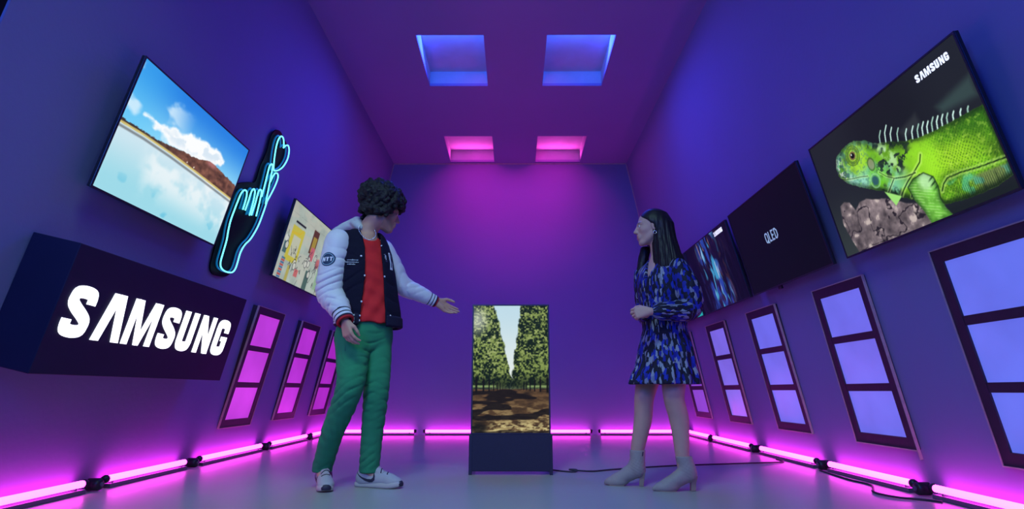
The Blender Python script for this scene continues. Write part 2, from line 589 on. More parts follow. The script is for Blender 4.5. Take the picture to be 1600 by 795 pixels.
# illuminated sign box on the left wall
r = empty('sign_box', (0, 0, 0), 'long black box sign with glowing white letters on the left wall', 'sign', mtx=wall_mtx(-1, 3.438, 0.914, 0.232, 0.24))
boxo('housing', (-0.852, -0.299, -0.235), (0.852, 0.299, 0.0), sign_m, r, bevel=0.004)
word(BRAND, -0.795, -0.124, 0.243, 0.0005, 0.004, 'letter', white_emit, r, total=1.535, st=0.245)

# ------------------------------------------------------------------ neon hand with a heart
r = empty('neon_sign', (0, 0, 0), 'cyan neon sign of a hand with crossed fingers and a heart on black backing', 'neon sign', mtx=wall_mtx(-1, 4.45, 1.60, 0.21, 0.06))
plate = [(-0.153, -0.234), (-0.285, -0.244), (-0.354, -0.206), (-0.372, -0.132), (-0.385, -0.015), (-0.425, 0.124), (-0.415, 0.25), (-0.407, 0.361), (-0.354, 0.437), (-0.22, 0.5), (-0.13, 0.54),
         (-0.129, 0.662), (-0.115, 0.74), (-0.105, 0.811), (-0.115, 0.93), (-0.075, 1.005), (0.01, 1.029), (0.085, 1.005), (0.174, 0.99), (0.225, 0.916), (0.21, 0.80), (0.16, 0.73),
         (0.165, 0.66), (0.13, 0.53), (0.115, 0.367), (0.096, 0.223), (0.03, 0.087), (-0.045, 0.0), (-0.04, -0.12), (-0.07, -0.20)]
b = MB(); b.prism([p[:2] for p in spline([(x, y, 0) for x, y in plate], 4, True)], -0.052, -0.043)
b.build('backing_plate', acryl_m, r)
for sx, sy in ((-0.25, -0.15), (-0.3, 0.25), (0.02, 0.3), (0.05, 0.85)):
    b = MB(); b.tube([(sx, sy, -0.0521), (sx, sy, -0.067)], 0.012, 8); b.build('standoff', bezel_m, r)
strokes = [
    ([(0.066, 0.45), (0.064, 0.354), (0.049, 0.229), (0.0, 0.115), (-0.06, 0.047), (-0.088, -0.022), (-0.084, -0.10), (-0.088, -0.155), (-0.125, -0.188), (-0.216, -0.198), (-0.288, -0.184), (-0.319, -0.146), (-0.326, -0.075),
      (-0.333, 0.012), (-0.353, 0.083), (-0.365, 0.156), (-0.361, 0.235), (-0.355, 0.301), (-0.346, 0.366), (-0.321, 0.405), (-0.286, 0.412), (-0.262, 0.388), (-0.252, 0.335), (-0.25, 0.275)], False),
    ([(-0.215, 0.28), (-0.212, 0.36), (-0.213, 0.429), (-0.193, 0.462), (-0.163, 0.450), (-0.145, 0.402), (-0.135, 0.326), (-0.132, 0.265)], False),
    ([(-0.105, 0.275), (-0.105, 0.38), (-0.112, 0.463), (-0.096, 0.492), (-0.066, 0.482), (-0.048, 0.419), (-0.036, 0.34), (-0.03, 0.29)], False),
    ([(-0.04, 0.45), (-0.051, 0.555), (-0.063, 0.636), (-0.068, 0.70), (-0.046, 0.728), (-0.018, 0.713), (0.002, 0.644), (0.025, 0.548), (0.055, 0.42)], False),
    ([(0.02, 0.60), (0.034, 0.656), (0.058, 0.691), (0.100, 0.697), (0.122, 0.668), (0.117, 0.605), (0.095, 0.527), (0.066, 0.45)], False),
    ([(0.02, 0.70), (-0.015, 0.744), (-0.045, 0.812), (-0.065, 0.888), (-0.061, 0.945), (-0.033, 0.978), (0.011, 0.974), (0.050, 0.932), (0.056, 0.915), (0.083, 0.947), (0.123, 0.963), (0.165, 0.936), (0.182, 0.869), (0.150, 0.787), (0.090, 0.730)], True)]
for pts, cl in strokes:
    p3 = spline([(x, y, 0) for x, y in pts], 5, cl)
    b = MB(); b.tube([(x, y, -0.004) for x, y, z in p3], 0.0056, 8, cl)
    t = b.build('neon_tube', neon_m, r, True)
    b = MB(); b.tube([(x, y, -0.033) for x, y, z in p3], 0.0066, 8, cl)
    b.build('tube_jacket', neon_b, t, True)

# ------------------------------------------------------------------ pictures on the screens (painted into colour attributes)
_rs = np.random.RandomState(5)
_LAT = _rs.rand(64, 64).astype(np.float32)


def vnoise(x, y):
    xi = np.floor(x).astype(int); yi = np.floor(y).astype(int)
    fx = x - xi; fy = y - yi
    fx = fx * fx * (3 - 2 * fx); fy = fy * fy * (3 - 2 * fy)
    g = lambda a, c: _LAT[a % 64, c % 64]
    return (g(xi, yi) * (1 - fx) + g(xi + 1, yi) * fx) * (1 - fy) + (g(xi, yi + 1) * (1 - fx) + g(xi + 1, yi + 1) * fx) * fy


def fbm(x, y, o=4):
    s = 0; a = 0.5
    for i in range(o):
        s = s + a * vnoise(x * 2 ** i + 17.3 * i, y * 2 ** i + 5.1 * i)
        a *= 0.5
    return s / (1 - 0.5 ** o)


def pdist(x, y, poly):
    """signed distance to a polygon (negative inside)"""
    d = np.full(x.shape, 1e9); ins = np.zeros(x.shape, bool)
    k = len(poly)
    for i in range(k):
        ax, ay = poly[i]; bx, by = poly[(i + 1) % k]
        ex, ey = bx - ax, by - ay
        t = np.clip(((x - ax) * ex + (y - ay) * ey) / (ex * ex + ey * ey + 1e-12), 0, 1)
        d = np.minimum(d, (x - ax - t * ex) ** 2 + (y - ay - t * ey) ** 2)
        c = (ay > y) != (by > y)
        ins ^= c & (x < (bx - ax) * (y - ay) / (by - ay + 1e-12) + ax)
    d = np.sqrt(d)
    return np.where(ins, -d, d)


def ldist(x, y, pts):
    d = np.full(x.shape, 1e9)
    for (ax, ay), (bx, by) in zip(pts[:-1], pts[1:]):
        ex, ey = bx - ax, by - ay
        t = np.clip(((x - ax) * ex + (y - ay) * ey) / (ex * ex + ey * ey + 1e-12), 0, 1)
        d = np.minimum(d, (x - ax - t * ex) ** 2 + (y - ay - t * ey) ** 2)
    return np.sqrt(d)


def sm(a, b, v):
    t = np.clip((v - a) / (b - a), 0, 1)
    return t * t * (3 - 2 * t)


class Pic:
    def __init__(self, w, h, nx, ny):
        self.w, self.h, self.nx, self.ny = w, h, nx, ny
        gx, gy = np.meshgrid(np.linspace(-w / 2, w / 2, nx + 1), np.linspace(-h / 2, h / 2, ny + 1))
        self.x, self.y = gx.ravel(), gy.ravel()
        self.c = np.zeros((self.x.size, 3))

    def over(self, col, a):
        a = np.clip(a, 0, 1)[:, None]
        col = np.asarray(col, float)
        self.c = self.c * (1 - a) + col * a

    def build(self, name, parent, z, strength, mname):
        nx, ny = self.nx, self.ny
        v = np.c_[self.x, self.y, np.full(self.x.size, z)]
        i = np.arange(nx * ny); a = (i // nx) * (nx + 1) + i % nx
        f = np.c_[a, a + 1, a + nx + 2, a + nx + 1]
        me = bpy.data.meshes.new(name)
        me.vertices.add(len(v)); me.vertices.foreach_set('co', v.ravel())
        me.loops.add(f.size); me.loops.foreach_set('vertex_index', f.ravel())
        me.polygons.add(len(f)); me.polygons.foreach_set('loop_start', np.arange(0, f.size, 4))
        me.update(calc_edges=True)
        c = np.clip(self.c / 255.0, 0, 1)
        lin = np.where(c <= 0.04045, c / 12.92, ((c + 0.055) / 1.055) ** 2.4)
        at = me.color_attributes.new('picture', 'FLOAT_COLOR', 'POINT')
        at.data.foreach_set('color', np.c_[lin, np.ones(len(lin))].ravel().astype(np.float32))
        m = mat(mname, (0.01, 0.01, 0.012, 1), 0.3, attr_emit='picture', estr=strength, spec=0.06)
        return link(name, me, m, parent)


def television(side, yc, zc, t, d, w, h, label, bez=0.009):
    r = empty('television', (0, 0, 0), label, 'television', mtx=wall_mtx(side, yc, zc, t, d))
    W2, H2 = w / 2, h / 2
    boxo('cabinet', (-W2, -H2, -0.024), (W2, H2, -0.004), bezel_m, r, bevel=0.003)
    boxo('rear_housing', (-W2 + 0.10, -H2 + 0.05, -0.046), (W2 - 0.10, H2 - 0.12, -0.024), black_m, r, bevel=0.006)
    b = MB()
    b.box((-W2, -H2, -0.004), (-W2 + bez, H2, 0.0)); b.box((W2 - bez, -H2, -0.004), (W2, H2, 0.0))
    b.box((-W2 + bez, H2 - bez, -0.004), (W2 - bez, H2, 0.0)); b.box((-W2 + bez, -H2, -0.004), (W2 - bez, -H2 + bez, 0.0))
    b.build('bezel', bezel_m, r)
    boxo('wall_mount', (-0.22, -0.14, -d + 0.004), (0.22, 0.14, -0.046), black_m, r)
    return r


def p_lake(w, h):
    p = Pic(w, h, 260, 148)
    x, y = p.x / 0.595, p.y / 0.36           # -1..1
    X, Y = p.x, p.y
    t = sm(-0.02, 1.0, y)
    p.c[:] = np.array([150, 222, 250])[None] * (1 - t[:, None]) + np.array([38, 128, 226])[None] * t[:, None]
    p.over([70, 185, 245], 0.5 * sm(-.2, -1, x))
    n = fbm(X * 9 + 3, Y * 14 + 1, 5)
    p.over([235, 248, 255], 0.75 * sm(.55, .75, fbm(X * 5 + 40, Y * 9 + 9, 4)) * sm(.0, -.5, x))
    cl = [(-.46, .10), (-.40, .125), (-.32, .118), (-.22, .120), (-.12, .145), (-.05, .20), (.03, .195), (.11, .215), (.17, .2), (.23, .222), (.30, .20), (.36, .165), (.34, .13), (.2, .10), (.0, .07), (-.2, .06), (-.3, .09)]
    dcl = pdist(X, Y, cl) + (n - .5) * .09
    p.over([252, 254, 255], sm(.012, -.012, dcl))
    p.over([190, 215, 235], 0.55 * sm(-.0, -.05, dcl) * sm(.5, .42, n))
    lakey = np.interp(X, [-.6, -.4, -.15, .14, .6], [-.006, .004, .004, -.004, -.022])
    # water: a pale mirror of the sky
    wt = sm(.0, .30, lakey - Y)
    wc = np.array([206, 230, 240])[None] * (1 - wt[:, None]) + np.array([158, 218, 232])[None] * wt[:, None]
    water = sm(.002, -.002, Y - lakey)
    p.over(wc, water)
    n2 = fbm(X * 6 + 11, Y * 8 + 30, 4)
    p.over([238, 246, 248], water * .85 * sm(.40, .62, n2) * sm(-.40, -.22, X) * sm(-.34, -.12, Y))
    p.over([90, 190, 222], water * .6 * sm(.62, .74, fbm(X * 7 + 2, Y * 12 + 77, 3)) * sm(-.15, -.33, Y))
    top = np.interp(X, [-.6, -.456, -.294, -.178, .006, .093, .196, .25, .301, .458, .6], [.017, .022, .027, .046, .066, .075, .108, .118, .107, .094, .080]) + (fbm(X * 40, X * 0 + 3, 3) - .5) * .012
    land = sm(.003, -.001, Y - top) * sm(-.002, .002, Y - lakey)
    r1 = fbm(X * 26, Y * 40, 4)
    p.over(np.array([112, 74, 60])[None] * (.55 + .9 * r1[:, None]), land)
    p.over([188, 120, 118], land * .8 * sm(.17, .23, X) * sm(.34, .27, X) * sm(.07, .10, Y))
    p.over([52, 44, 40], land * sm(.0, -.45, X) * .8)
    p.over([226, 206, 120], sm(.009, .003, np.abs(Y - lakey - .004)) * .9)
    p.over([96, 96, 98], sm(.012, .002, np.abs(Y - lakey + .016)) * .7)
    p.over([248, 244, 230], sm(.006, .002, np.abs(Y - lakey - .02)) * (vnoise(X * 90, X * 0) > .72) * sm(-.05, .02, X) * sm(.15, .08, X))
    return p


def p_iguana(w, h):
    p = Pic(w, h, 340, 192)
    X, Y = p.x, p.y
    n = fbm(X * 12, Y * 12, 5); nf = fbm(X * 60, Y * 60, 3); sc = .5 + .5 * np.sin(X * 330 + 20 * n) * np.sin(Y * 330 + 14 * n)
    p.c[:] = np.array([30, 33, 37])[None]
    p.over([52, 62, 58], .7 * sm(.1, -.35, Y) * sm(.0, -.5, X))
    p.over([20, 21, 24], .6 * sm(.45, .1, np.hypot(X - .05, Y - .22)))
    p.over([66, 94, 88], .55 * sm(.02, -.03, pdist(X, Y, [(.38, .123), (.60, .16), (.60, .06), (.40, .075)])))
    p.over([70, 76, 76], .4 * sm(.02, -.02, pdist(X, Y, [(.13, .12), (.26, .15), (.27, .09), (.15, .08)])))
    p.over([24, 30, 30], sm(.0, -.06, Y + .27) * sm(.1, .2, X))
    rock = [(-.509, -.054), (-.455, -.045), (-.41, -.062), (-.385, -.118), (-.33, -.095), (-.271, -.1), (-.165, -.125), (-.022, -.184), (.09, -.25), (.115, -.35), (-.49, -.35), (-.507, -.242), (-.53, -.167), (-.52, -.10)]
    dr = pdist(X, Y, rock) + (n - .5) * .03
    rr = fbm(X * 22 + 5, Y * 24 + 8, 5)
    cr = np.abs(fbm(X * 9 + 31, Y * 11 + 3, 4) - .5)
    rc = np.array([150, 134, 136])[None] * (.25 + 1.25 * rr[:, None])
    p.over(rc, sm(.004, -.004, dr))
    p.over([24, 20, 24], sm(.004, -.004, dr) * sm(.035, .008, cr) * .9)
    p.over([40, 36, 42], sm(.004, -.004, dr) * sm(.0, -.35, X * .3 + Y + .06) * .35)
    p.over([200, 186, 176], sm(.004, -.004, dr) * sm(.62, .75, rr) * .7)
    body = [(-.418, .15), (-.395, .19), (-.371, .205), (-.305, .222), (-.241, .225), (-.183, .214), (-.108, .178), (-.065, .145), (-.017, .125), (.061, .098), (.138, .066), (.224, .044), (.311, .033), (.404, .028), (.473, .023), (.539, .02),
            (.61, .02), (.61, -.276), (.591, -.286), (.509, -.301), (.378, -.303), (.261, -.292), (.222, -.286), (.189, -.237), (.06, -.205), (-.013, -.168), (-.082, -.119), (-.182, -.066), (-.289, -.012), (-.374, .043), (-.42, .10)]
    db = pdist(X, Y, body) + (nf - .5) * .010
    B = sm(.003, -.003, db)
    # spines
    for i, (sx, sy) in enumerate([(-.02, .125), (.02, .115), (.055, .10), (.10, .088), (.15, .066), (.19, .055), (.225, .048), (.255, .044), (.285, .04), (.315, .038), (.345, .035), (.375, .034), (.405, .032), (.44, .03), (.48, .026), (.52, .024)]):
        L = [.055, .07, .06, .05, .045, .05, .05, .05, .045, .05, .045, .04, .035, .03, .025, .02][i]
        dl = ldist(X, Y, [(sx, sy - .01), (sx + L * .25, sy + L * .6), (sx + L * .65, sy + L)])
        p.over([190, 225, 215] if i % 3 else [150, 190, 175], sm(.0055, .002, dl))
    n3 = fbm(X * 30 + 5, Y * 30 + 1, 4); n4 = fbm(X * 90, Y * 90, 3)
    depth = np.clip(-db / .11, 0, 1)                       # distance in from the outline: rounds the flank
    g = np.array([118, 190, 30])[None] * (.30 + .62 * n[:, None] + .35 * n3[:, None])
    p.over(g, B)
    p.over([40, 92, 12], B * .80 * sm(.26, .60, X) * sm(-.20, .0, Y) * sm(.25, .6, n3 + .2))
    p.over([170, 226, 40], B * .75 * sm(.10, .02, np.abs(Y + .10 + .12 * (X - .3))) * sm(.14, .24, X) * sm(.62, .40, X))
    p.over([30, 74, 10], B * .55 * sm(.50, .85, sc) * sm(.12, .3, X))
    p.over([196, 232, 96], B * .35 * sm(.60, .75, n4) * sm(.1, .2, X))
    p.over([120, 196, 178], B * .80 * sm(.14, -.04, X) * sm(.36, .60, fbm(X * 10 + 9, Y * 10 + 2, 4)))
    p.over([206, 236, 222], B * .65 * sm(.07, .0, np.abs(X - .03 + Y * .5)) * sm(-.15, .05, Y) * sm(.35, .6, n3))
    p.over([150, 220, 36], B * .75 * sm(.15, .05, np.hypot(X - .20, (Y + .06) * .8)))
    p.over([168, 222, 54], B * .80 * sm(.12, .05, np.hypot(X + .23, Y - .13)) * sm(.2, .5, n3 + .1))
    p.over([112, 206, 30], B * .6 * sm(.10, .05, np.hypot(X + .13, (Y + .02) * 1.2)))
    p.over([226, 232, 232], B * .85 * sm(-.29, -.40, X + .30 * (Y - .1)) * sm(.40, .55, nf))
    p.over([40, 66, 74], B * .75 * sm(-.24, -.37, X) * sm(.50, .60, fbm(X * 50 + 4, Y * 50, 3)))
    p.over([150, 208, 190], B * .75 * sm(.07, .0, Y + .25 * (X + .25)) * sm(-.13, -.25, X) * sm(.3, .55, n3))
    p.over([70, 120, 110], B * .5 * sm(.52, .62, n4) * sm(-.05, -.2, X))
    p.over([24, 34, 36], B * .9 * sm(.55, .62, fbm(X * 30 + 1, Y * 34, 3)) * sm(.13, .07, np.hypot((X - .02) * .8, (Y - .02) * 1.3)))
    p.over([22, 32, 36], B * .85 * sm(.5, .6, fbm(X * 42, Y * 42 + 9, 3)) * sm(.035, .0, np.abs(db + .015)) * sm(-.22, -.1, X) * sm(.28, .1, X))
    p.over([110, 116, 84], B * .75 * sm(-.205, -.225, Y + .06 * (X - .3)) * sm(.36, .48, X))
    p.over([70, 190, 190], B * .5 * sm(.55, .7, fbm(X * 16 + 3, Y * 16 + 12, 3)) * sm(-.19, -.22, Y) * sm(.2, .26, X))
    p.over([16, 34, 8], B * .70 * sm(.035, .0, -db) * sm(.05, -.12, Y - .06 * X))
    p.over([12, 24, 10], B * .45 * sm(.03, .0, -db))
    p.over([18, 30, 14], B * .6 * (np.sin(X * 620) > .3) * sm(-.22, -.26, Y) * sm(.28, .36, X))
    for pts, wd in (([(.24, -.225), (.262, -.20), (.294, -.184), (.368, -.186), (.46, -.20), (.60, -.212)], .0045), ([(-.012, -.165), (.02, -.14), (.063, -.115), (.12, -.09), (.179, -.06), (.2, -.03)], .005),
                    ([(-.09, -.119), (-.016, -.068), (.06, -.088), (.13, -.094)], .004), ([(.05, -.19), (.1, -.13), (.15, -.11)], .004), ([(-.10, .0), (-.06, -.04), (-.016, -.066)], .003), ([(-.42, .085), (-.38, .062), (-.32, .045), (-.25, .030), (-.19, .012)], .0028)):
        p.over([20, 36, 18], B * .9 * sm(wd, wd * .3, ldist(X, Y, pts)))
        p.over([210, 244, 150], B * .35 * sm(wd * 1.4, wd * .5, np.abs(ldist(X, Y, pts) - wd * 1.8)))
    # foreleg
    leg = [(.05, -.14), (.10, -.115), (.175, -.112), (.222, -.15), (.228, -.2), (.215, -.25), (.222, -.30), (.25, -.35), (.112, -.35), (.095, -.28), (.06, -.205)]
    dl = pdist(X, Y, leg)
    Lm = sm(.004, -.004, dl)
    p.over(np.array([124, 210, 70])[None] * (.35 + .55 * n[:, None] + .40 * n3[:, None]), Lm)
    p.over([206, 244, 170], Lm * .4 * sm(.5, .9, np.sin(Y * 420 + X * 160 + 6 * n) * .5 + .5) * sm(.35, .6, n3))
    p.over([20, 50, 14], Lm * .55 * sm(.030, .0, -dl))
    p.over([196, 236, 190], Lm * .7 * sm(.07, .02, np.hypot(X - .17, Y + .15)))
    p.over([20, 46, 18], Lm * .8 * sm(.5, .9, np.sin(Y * 240 - X * 90) * .5 + .5) * sm(.04, .01, np.hypot(X - .215, (Y + .17) * .7)))
    p.over([22, 40, 16], .8 * sm(.006, .0, np.abs(dl)) * B)
    p.over([150, 214, 110], sm(.003, -.003, pdist(X, Y, [(-.114, -.105), (-.01, -.165), (-.07, -.195)])))
    # eye, ear disc, cheek plate
    e = np.hypot(X + .25, (Y - .155) * 1.1)
    for k in (.058, .047, .038):
        p.over([70, 96, 20], .7 * sm(.006, .002, np.abs(e - k)))
    p.over([120, 104, 60], sm(.03, .024, e)); p.over([16, 14, 12], sm(.02, .014, e)); p.over([230, 240, 230], sm(.006, .003, np.hypot(X + .257, Y - .163)))
    e = np.hypot(X + .135, (Y - .058) * .8)
    p.over([132, 136, 108], B * .85 * sm(.027, .018, e)); p.over([60, 84, 40], B * .7 * sm(.006, .002, np.abs(e - .026)))
    e = np.hypot(X + .148, Y + .03)
    p.over([40, 78, 96], B * .9 * sm(.034, .018, e)); p.over([140, 200, 150], B * .6 * sm(.007, .002, np.abs(e - .036)))
    return p


def p_mural(w, h):
    p = Pic(w, h, 220, 126)
    X, Y = p.x, p.y
    n = fbm(X * 8, Y * 8, 4)
    p.c[:] = np.array([186, 200, 188])[None] * (.86 + .28 * n[:, None])
    p.over([206, 206, 190], .6 * sm(.5, .6, fbm(X * 3, Y * 12, 3)))
    rect = lambda x0, y0, x1, y1: sm(.004, -.004, pdist(X, Y, [(x0, y0), (x1, y0), (x1, y1), (x0, y1)]))
    p.over([130, 140, 138], .5 * sm(.004, .0, np.abs(Y - .245 + .01 * X)) * (fbm(X * 30, Y, 2) > .45))
    p.over([216, 202, 60], .9 * rect(-.49, -.17, -.2, .15)); p.over([206, 210, 190], .95 * rect(-.425, -.12, -.25, .07))
    p.over([232, 196, 40], .8 * sm(.012, .004, ldist(X, Y, [(-.48, .08), (-.30, .10), (-.24, .15)])))
    p.over([34, 36, 40], rect(-.46, .178, -.215, .197))
    p.over([96, 60, 44], rect(.0, .0, .15, .235)); p.over([176, 150, 60], rect(.03, .02, .13, .17)); p.over([206, 110, 120], rect(.05, -.06, .15, .07))
    for k in range(9):
        yy = -.16 - k * .021
        p.over([196, 70, 66] if k % 2 else [60, 110, 160], .9 * rect(-.53, yy - .011, -.455, yy + .005))
    p.over([60, 96, 104], .85 * rect(-.57, -.12, -.49, -.01)); p.over([220, 226, 220], sm(.034, .028, np.hypot(X + .55, Y - .01)))
    p.over([58, 92, 84], .8 * rect(.08, -.35, .19, -.16)); p.over([214, 96, 96], .8 * rect(-.19, -.2, -.1, -.27)); p.over([196, 176, 60], .7 * rect(-.36, -.35, -.30, -.2))
    p.over([206, 96, 100], .8 * sm(.06, .04, np.hypot(X - .31, Y + .05))); p.over([150, 190, 150], .8 * rect(.36, -.3, .5, .1)); p.over([190, 80, 76], .7 * rect(.42, -.2, .46, .15))
    p.over([216, 196, 90], .8 * rect(.5, -.34, .59, .0))
    rs = np.random.RandomState(3)
    for k in range(34):            # loose black doodle lines and little round heads
        cx, cy = rs.uniform(-.55, .57), rs.uniform(-.33, .05)
        pts = [(cx, cy)]
        for q in range(5):
            pts.append((pts[-1][0] + rs.uniform(-.035, .035), pts[-1][1] + rs.uniform(-.05, .05)))
        p.over([44, 48, 52], .75 * sm(.005, .0015, ldist(X, Y, pts)))
        if k % 4 == 0:
            p.over([224, 226, 214], .9 * sm(.034, .030, np.hypot(X - cx, Y - cy))); p.over([40, 44, 50], .8 * sm(.005, .002, np.abs(np.hypot(X - cx, Y - cy) - .034)))
    return p


def p_nebula(w, h):
    p = Pic(w, h, 220, 126)
    X, Y = p.x, p.y
    p.c[:] = np.array([20, 14, 40])[None]
    q = X + .12 * (fbm(X * 4, Y * 4, 3) - .5) + .25 * Y * .3
    a = fbm(q * 26 + 3, Y * 5 + 2, 5); c = fbm(q * 20 + 40, Y * 5 + 20, 5); e = fbm(q * 34 + 9, Y * 8 + 61, 4)
    band = sm(.42, .1, np.abs(X - .0 + .1 * Y))
    p.over([44, 22, 76], .7 * sm(.4, .6, fbm(X * 5, Y * 5 + 7, 4)))
    p.over([96, 58, 56], .7 * sm(.52, .66, e) * sm(-.15, .2, X) * sm(.5, .3, np.abs(X)))
    p.over([44, 80, 190], .85 * sm(.50, .64, a) * band)
    p.over([70, 170, 220], .9 * sm(.56, .68, c) * band)
    p.over([200, 200, 224], .9 * sm(.62, .72, a * .6 + c * .4) * band)
    p.over([196, 150, 130], .8 * sm(.62, .72, e) * band * sm(.0, .2, Y))
    p.over([8, 6, 22], .8 * sm(.2, .42, np.abs(X)) * sm(.62, .5, a))
    return p


def p_avenue(w, h):
    p = Pic(w, h, 168, 300)
    X, Y = p.x / w + .5, p.y / h + .5         # 0..1, y up
    n = fbm(X * 14, Y * 22, 5); nf = fbm(X * 46 + 7, Y * 80, 3)
    t = sm(.4, 1.0, Y)
    p.c[:] = np.array([232, 240, 236])[None] * (1 - t[:, None]) + np.array([196, 224, 236])[None] * t[:, None]
    vx, vy = .515, .405                        # vanishing point of the avenue
    for sgn, edge in ((-1, .285), (1, .645)):
        ex = vx + (edge - vx) * np.clip((Y - vy) / (1 - vy), 0, 1)
        m = sm(.012, -.012, (X - ex - (n - .5) * .07) * -sgn) if sgn > 0 else sm(.012, -.012, X - ex - (n - .5) * .07)
        m = m * sm(.24, .36, Y - .02)
        lit = sm(.40, .62, nf * .6 + n * .4)
        p.over(np.array([18, 32, 16])[None] * (1 - lit[:, None]) + np.array([132, 150, 76])[None] * lit[:, None], m)
        p.over([200, 206, 150], m * .7 * sm(.62, .74, nf) * sm(.3, .8, Y) * (1.0 if sgn < 0 else .55))
        p.over([222, 228, 214], m * .7 * sm(.22, .0, np.hypot(X - .05, (Y - .88) * 1.2)) if sgn < 0 else 0 * m)
        p.over([16, 26, 14], m * .7 * sm(.48, .36, Y))
    gy = .335 + .0 * X
    G = sm(.004, -.004, Y - gy - (n - .5) * .012)
    gn = fbm(X * 12, Y * 60 + 3, 5)
    gc = np.array([86, 64, 42])[None] * (.5 + gn[:, None])
    p.over(gc, G)
    p.over([176, 156, 106], G * .9 * sm(.46, .62, gn) * sm(.30, .02, Y))
    p.over([214, 200, 140], G * .85 * sm(.50, .64, fbm(X * 20, Y * 90, 4)) * sm(.15, .02, Y) * sm(.1, .35, X))
    p.over([20, 16, 14], G * .85 * sm(.5, .58, fbm(X * 3 + 8, Y * 26 + 1, 3)) * sm(.30, .12, np.abs(Y - .19)))
    p.over([18, 18, 14], G * .8 * sm(.16, .05, np.hypot(X - .08, (Y - .03) * 2)))
    p.over([150, 176, 110], .8 * sm(.012, .004, np.abs(Y - .355)) * ((X < .3) | (X > .72)))
    for sgn in (-1, 1):
        for k in range(7):
            f = .80 ** k
            xx = vx + sgn * .47 * f * 1.0
            wd = .018 * f
            p.over([18, 16, 12], .95 * sm(wd, wd * .5, np.abs(X - xx)) * sm(.335 - .03 * f - .002, .335 - .03 * f + .004, Y) * sm(.36 + .10 * f, .36 + .05 * f, Y))
    return p


# iguana screen
r = television(1, 2.763, 1.648, 0.219, 0.11, 1.222, 0.700, 'large television showing a green iguana on a rock, nearest the camera')
p_iguana(1.204, 0.682).build('screen', r, -0.0032, 1.15, 'iguana_picture')
word(BRAND, 0.338, 0.262, 0.036, -0.003, -0.0022, 'screen_lettering', mat('white_screen_text', (.8, .8, .8, 1), .4, emit=(.85, .9, .92, 1), estr=.95), r, total=0.205, joined=True)
# black screen with four thin letters
r = television(1, 4.148, 1.646, 0.243, 0.11, 1.224, 0.696, 'large television with a black screen and four thin pale letters')
p = Pic(1.206, 0.678, 24, 14)
p.c[:] = np.array([13, 11, 20])[None]
p.build('screen', r, -0.0032, 0.8, 'blank_picture')
tealm = mat('pale_screen_text', (.6, .7, .7, 1), .4, emit=srgb(120, 150, 150), estr=.9)
QL = [('Q', 0, .56), ('L', .70, .42), ('E', 1.22, .46), ('D', 1.80, .56)]
word(QL, -0.112, -0.03, 0.078, -0.003, -0.0022, 'screen_lettering', tealm, r, total=0.20, st=0.15, joined=True)
boxo('sensor_nub', (-0.20, -0.372, -0.03), (-0.15, -0.348, -0.012), black_m, r, bevel=.004)
# dark abstract screen
r = television(1, 5.470, 1.647, 0.246, 0.10, 1.210, 0.692, 'television with a dark blue abstract picture, between the woman and the black screen')
p_nebula(1.192, 0.674).build('screen', r, -0.0032, 0.9, 'abstract_picture')
word(BRAND, 0.288, 0.274, 0.040, -0.003, -0.0022, 'screen_lettering', MATS['white_screen_text'], r, total=0.21, joined=True)
# the farthest one, mostly hidden by the woman
r = television(1, 6.705, 1.647, 0.246, 0.10, 1.210, 0.692, 'farthest television on the right wall, with a teal edged screen behind the woman')
p = Pic(1.192, 0.674, 40, 24)
t_ = sm(-.12, -.30, p.y + .05 * np.sin(p.x * 9))
p.c[:] = np.array([20, 14, 36])[None] * (1 - t_[:, None]) + np.array([36, 170, 176])[None] * t_[:, None]
p.build('screen', r, -0.0032, 0.9, 'teal_picture')
# left wall
r = television(-1, 3.315, 1.874, 0.244, 0.11, 1.212, 0.728, 'large television showing a blue lake, hills and clouds on the left wall')
p_lake(1.194, 0.710).build('screen', r, -0.0032, 1.0, 'lake_picture')
r = television(-1, 5.509, 1.847, 0.223, 0.11, 1.222, 0.704, 'television showing a pale doodle covered mural, behind the man on the left wall')
p_mural(1.214, 0.696).build('screen', r, -0.0032, 0.75, 'mural_picture')

# ------------------------------------------------------------------ portrait display standing on the floor
navy_m = mat('navy_display_fabric', (0.010, 0.009, 0.045, 1), 0.7, nscale=60, namt=0.15, bump=0.15, bscale=220)
navyf_m = mat('navy_display_frame', (0.018, 0.016, 0.05, 1), 0.4, nscale=30, namt=0.15)
r = empty('portrait_display', (-0.022, 4.22, 0), 'upright portrait display on a navy stand showing a tree avenue', 'display')
boxo('base_panel', (-0.282, -0.02, 0.022), (0.284, 0.006, 0.262), navy_m, r, bevel=.004)
for x in (-0.285, 0.263):
    b = MB(); b.box((x, -0.022, 0.0), (x + 0.022, 0.02, 0.258)); b.build('stand_leg', navyf_m, r, bevel=.002)
for x in (-0.275, 0.257):
    b = MB(); b.quad((x, 0.02, .24), (x + .018, 0.02, .24), (x + .018, 0.30, 0), (x, 0.30, 0)); b.quad((x, 0.0, .24), (x, 0.26, 0.0), (x + .018, .26, 0), (x + .018, 0.0, .24))
    b.quad((x, .02, .24), (x, .30, 0), (x, .26, 0), (x, 0.0, .24)); b.quad((x + .018, .02, .24), (x + .018, 0.0, .24), (x + .018, .26, 0), (x + .018, .30, 0)); b.quad((x, .30, 0), (x + .018, .30, 0), (x + .018, .26, 0), (x, .26, 0))
    b.build('rear_strut', navyf_m, r)
boxo('screen_body', (-0.274, -0.012, 0.262), (0.274, 0.03, 1.156), navyf_m, r, bevel=.003)
b = MB()
b.box((-0.274, -0.022, 0.262), (-0.264, -0.012, 1.156)); b.box((0.264, -0.022, 0.262), (0.274, -0.012, 1.156))
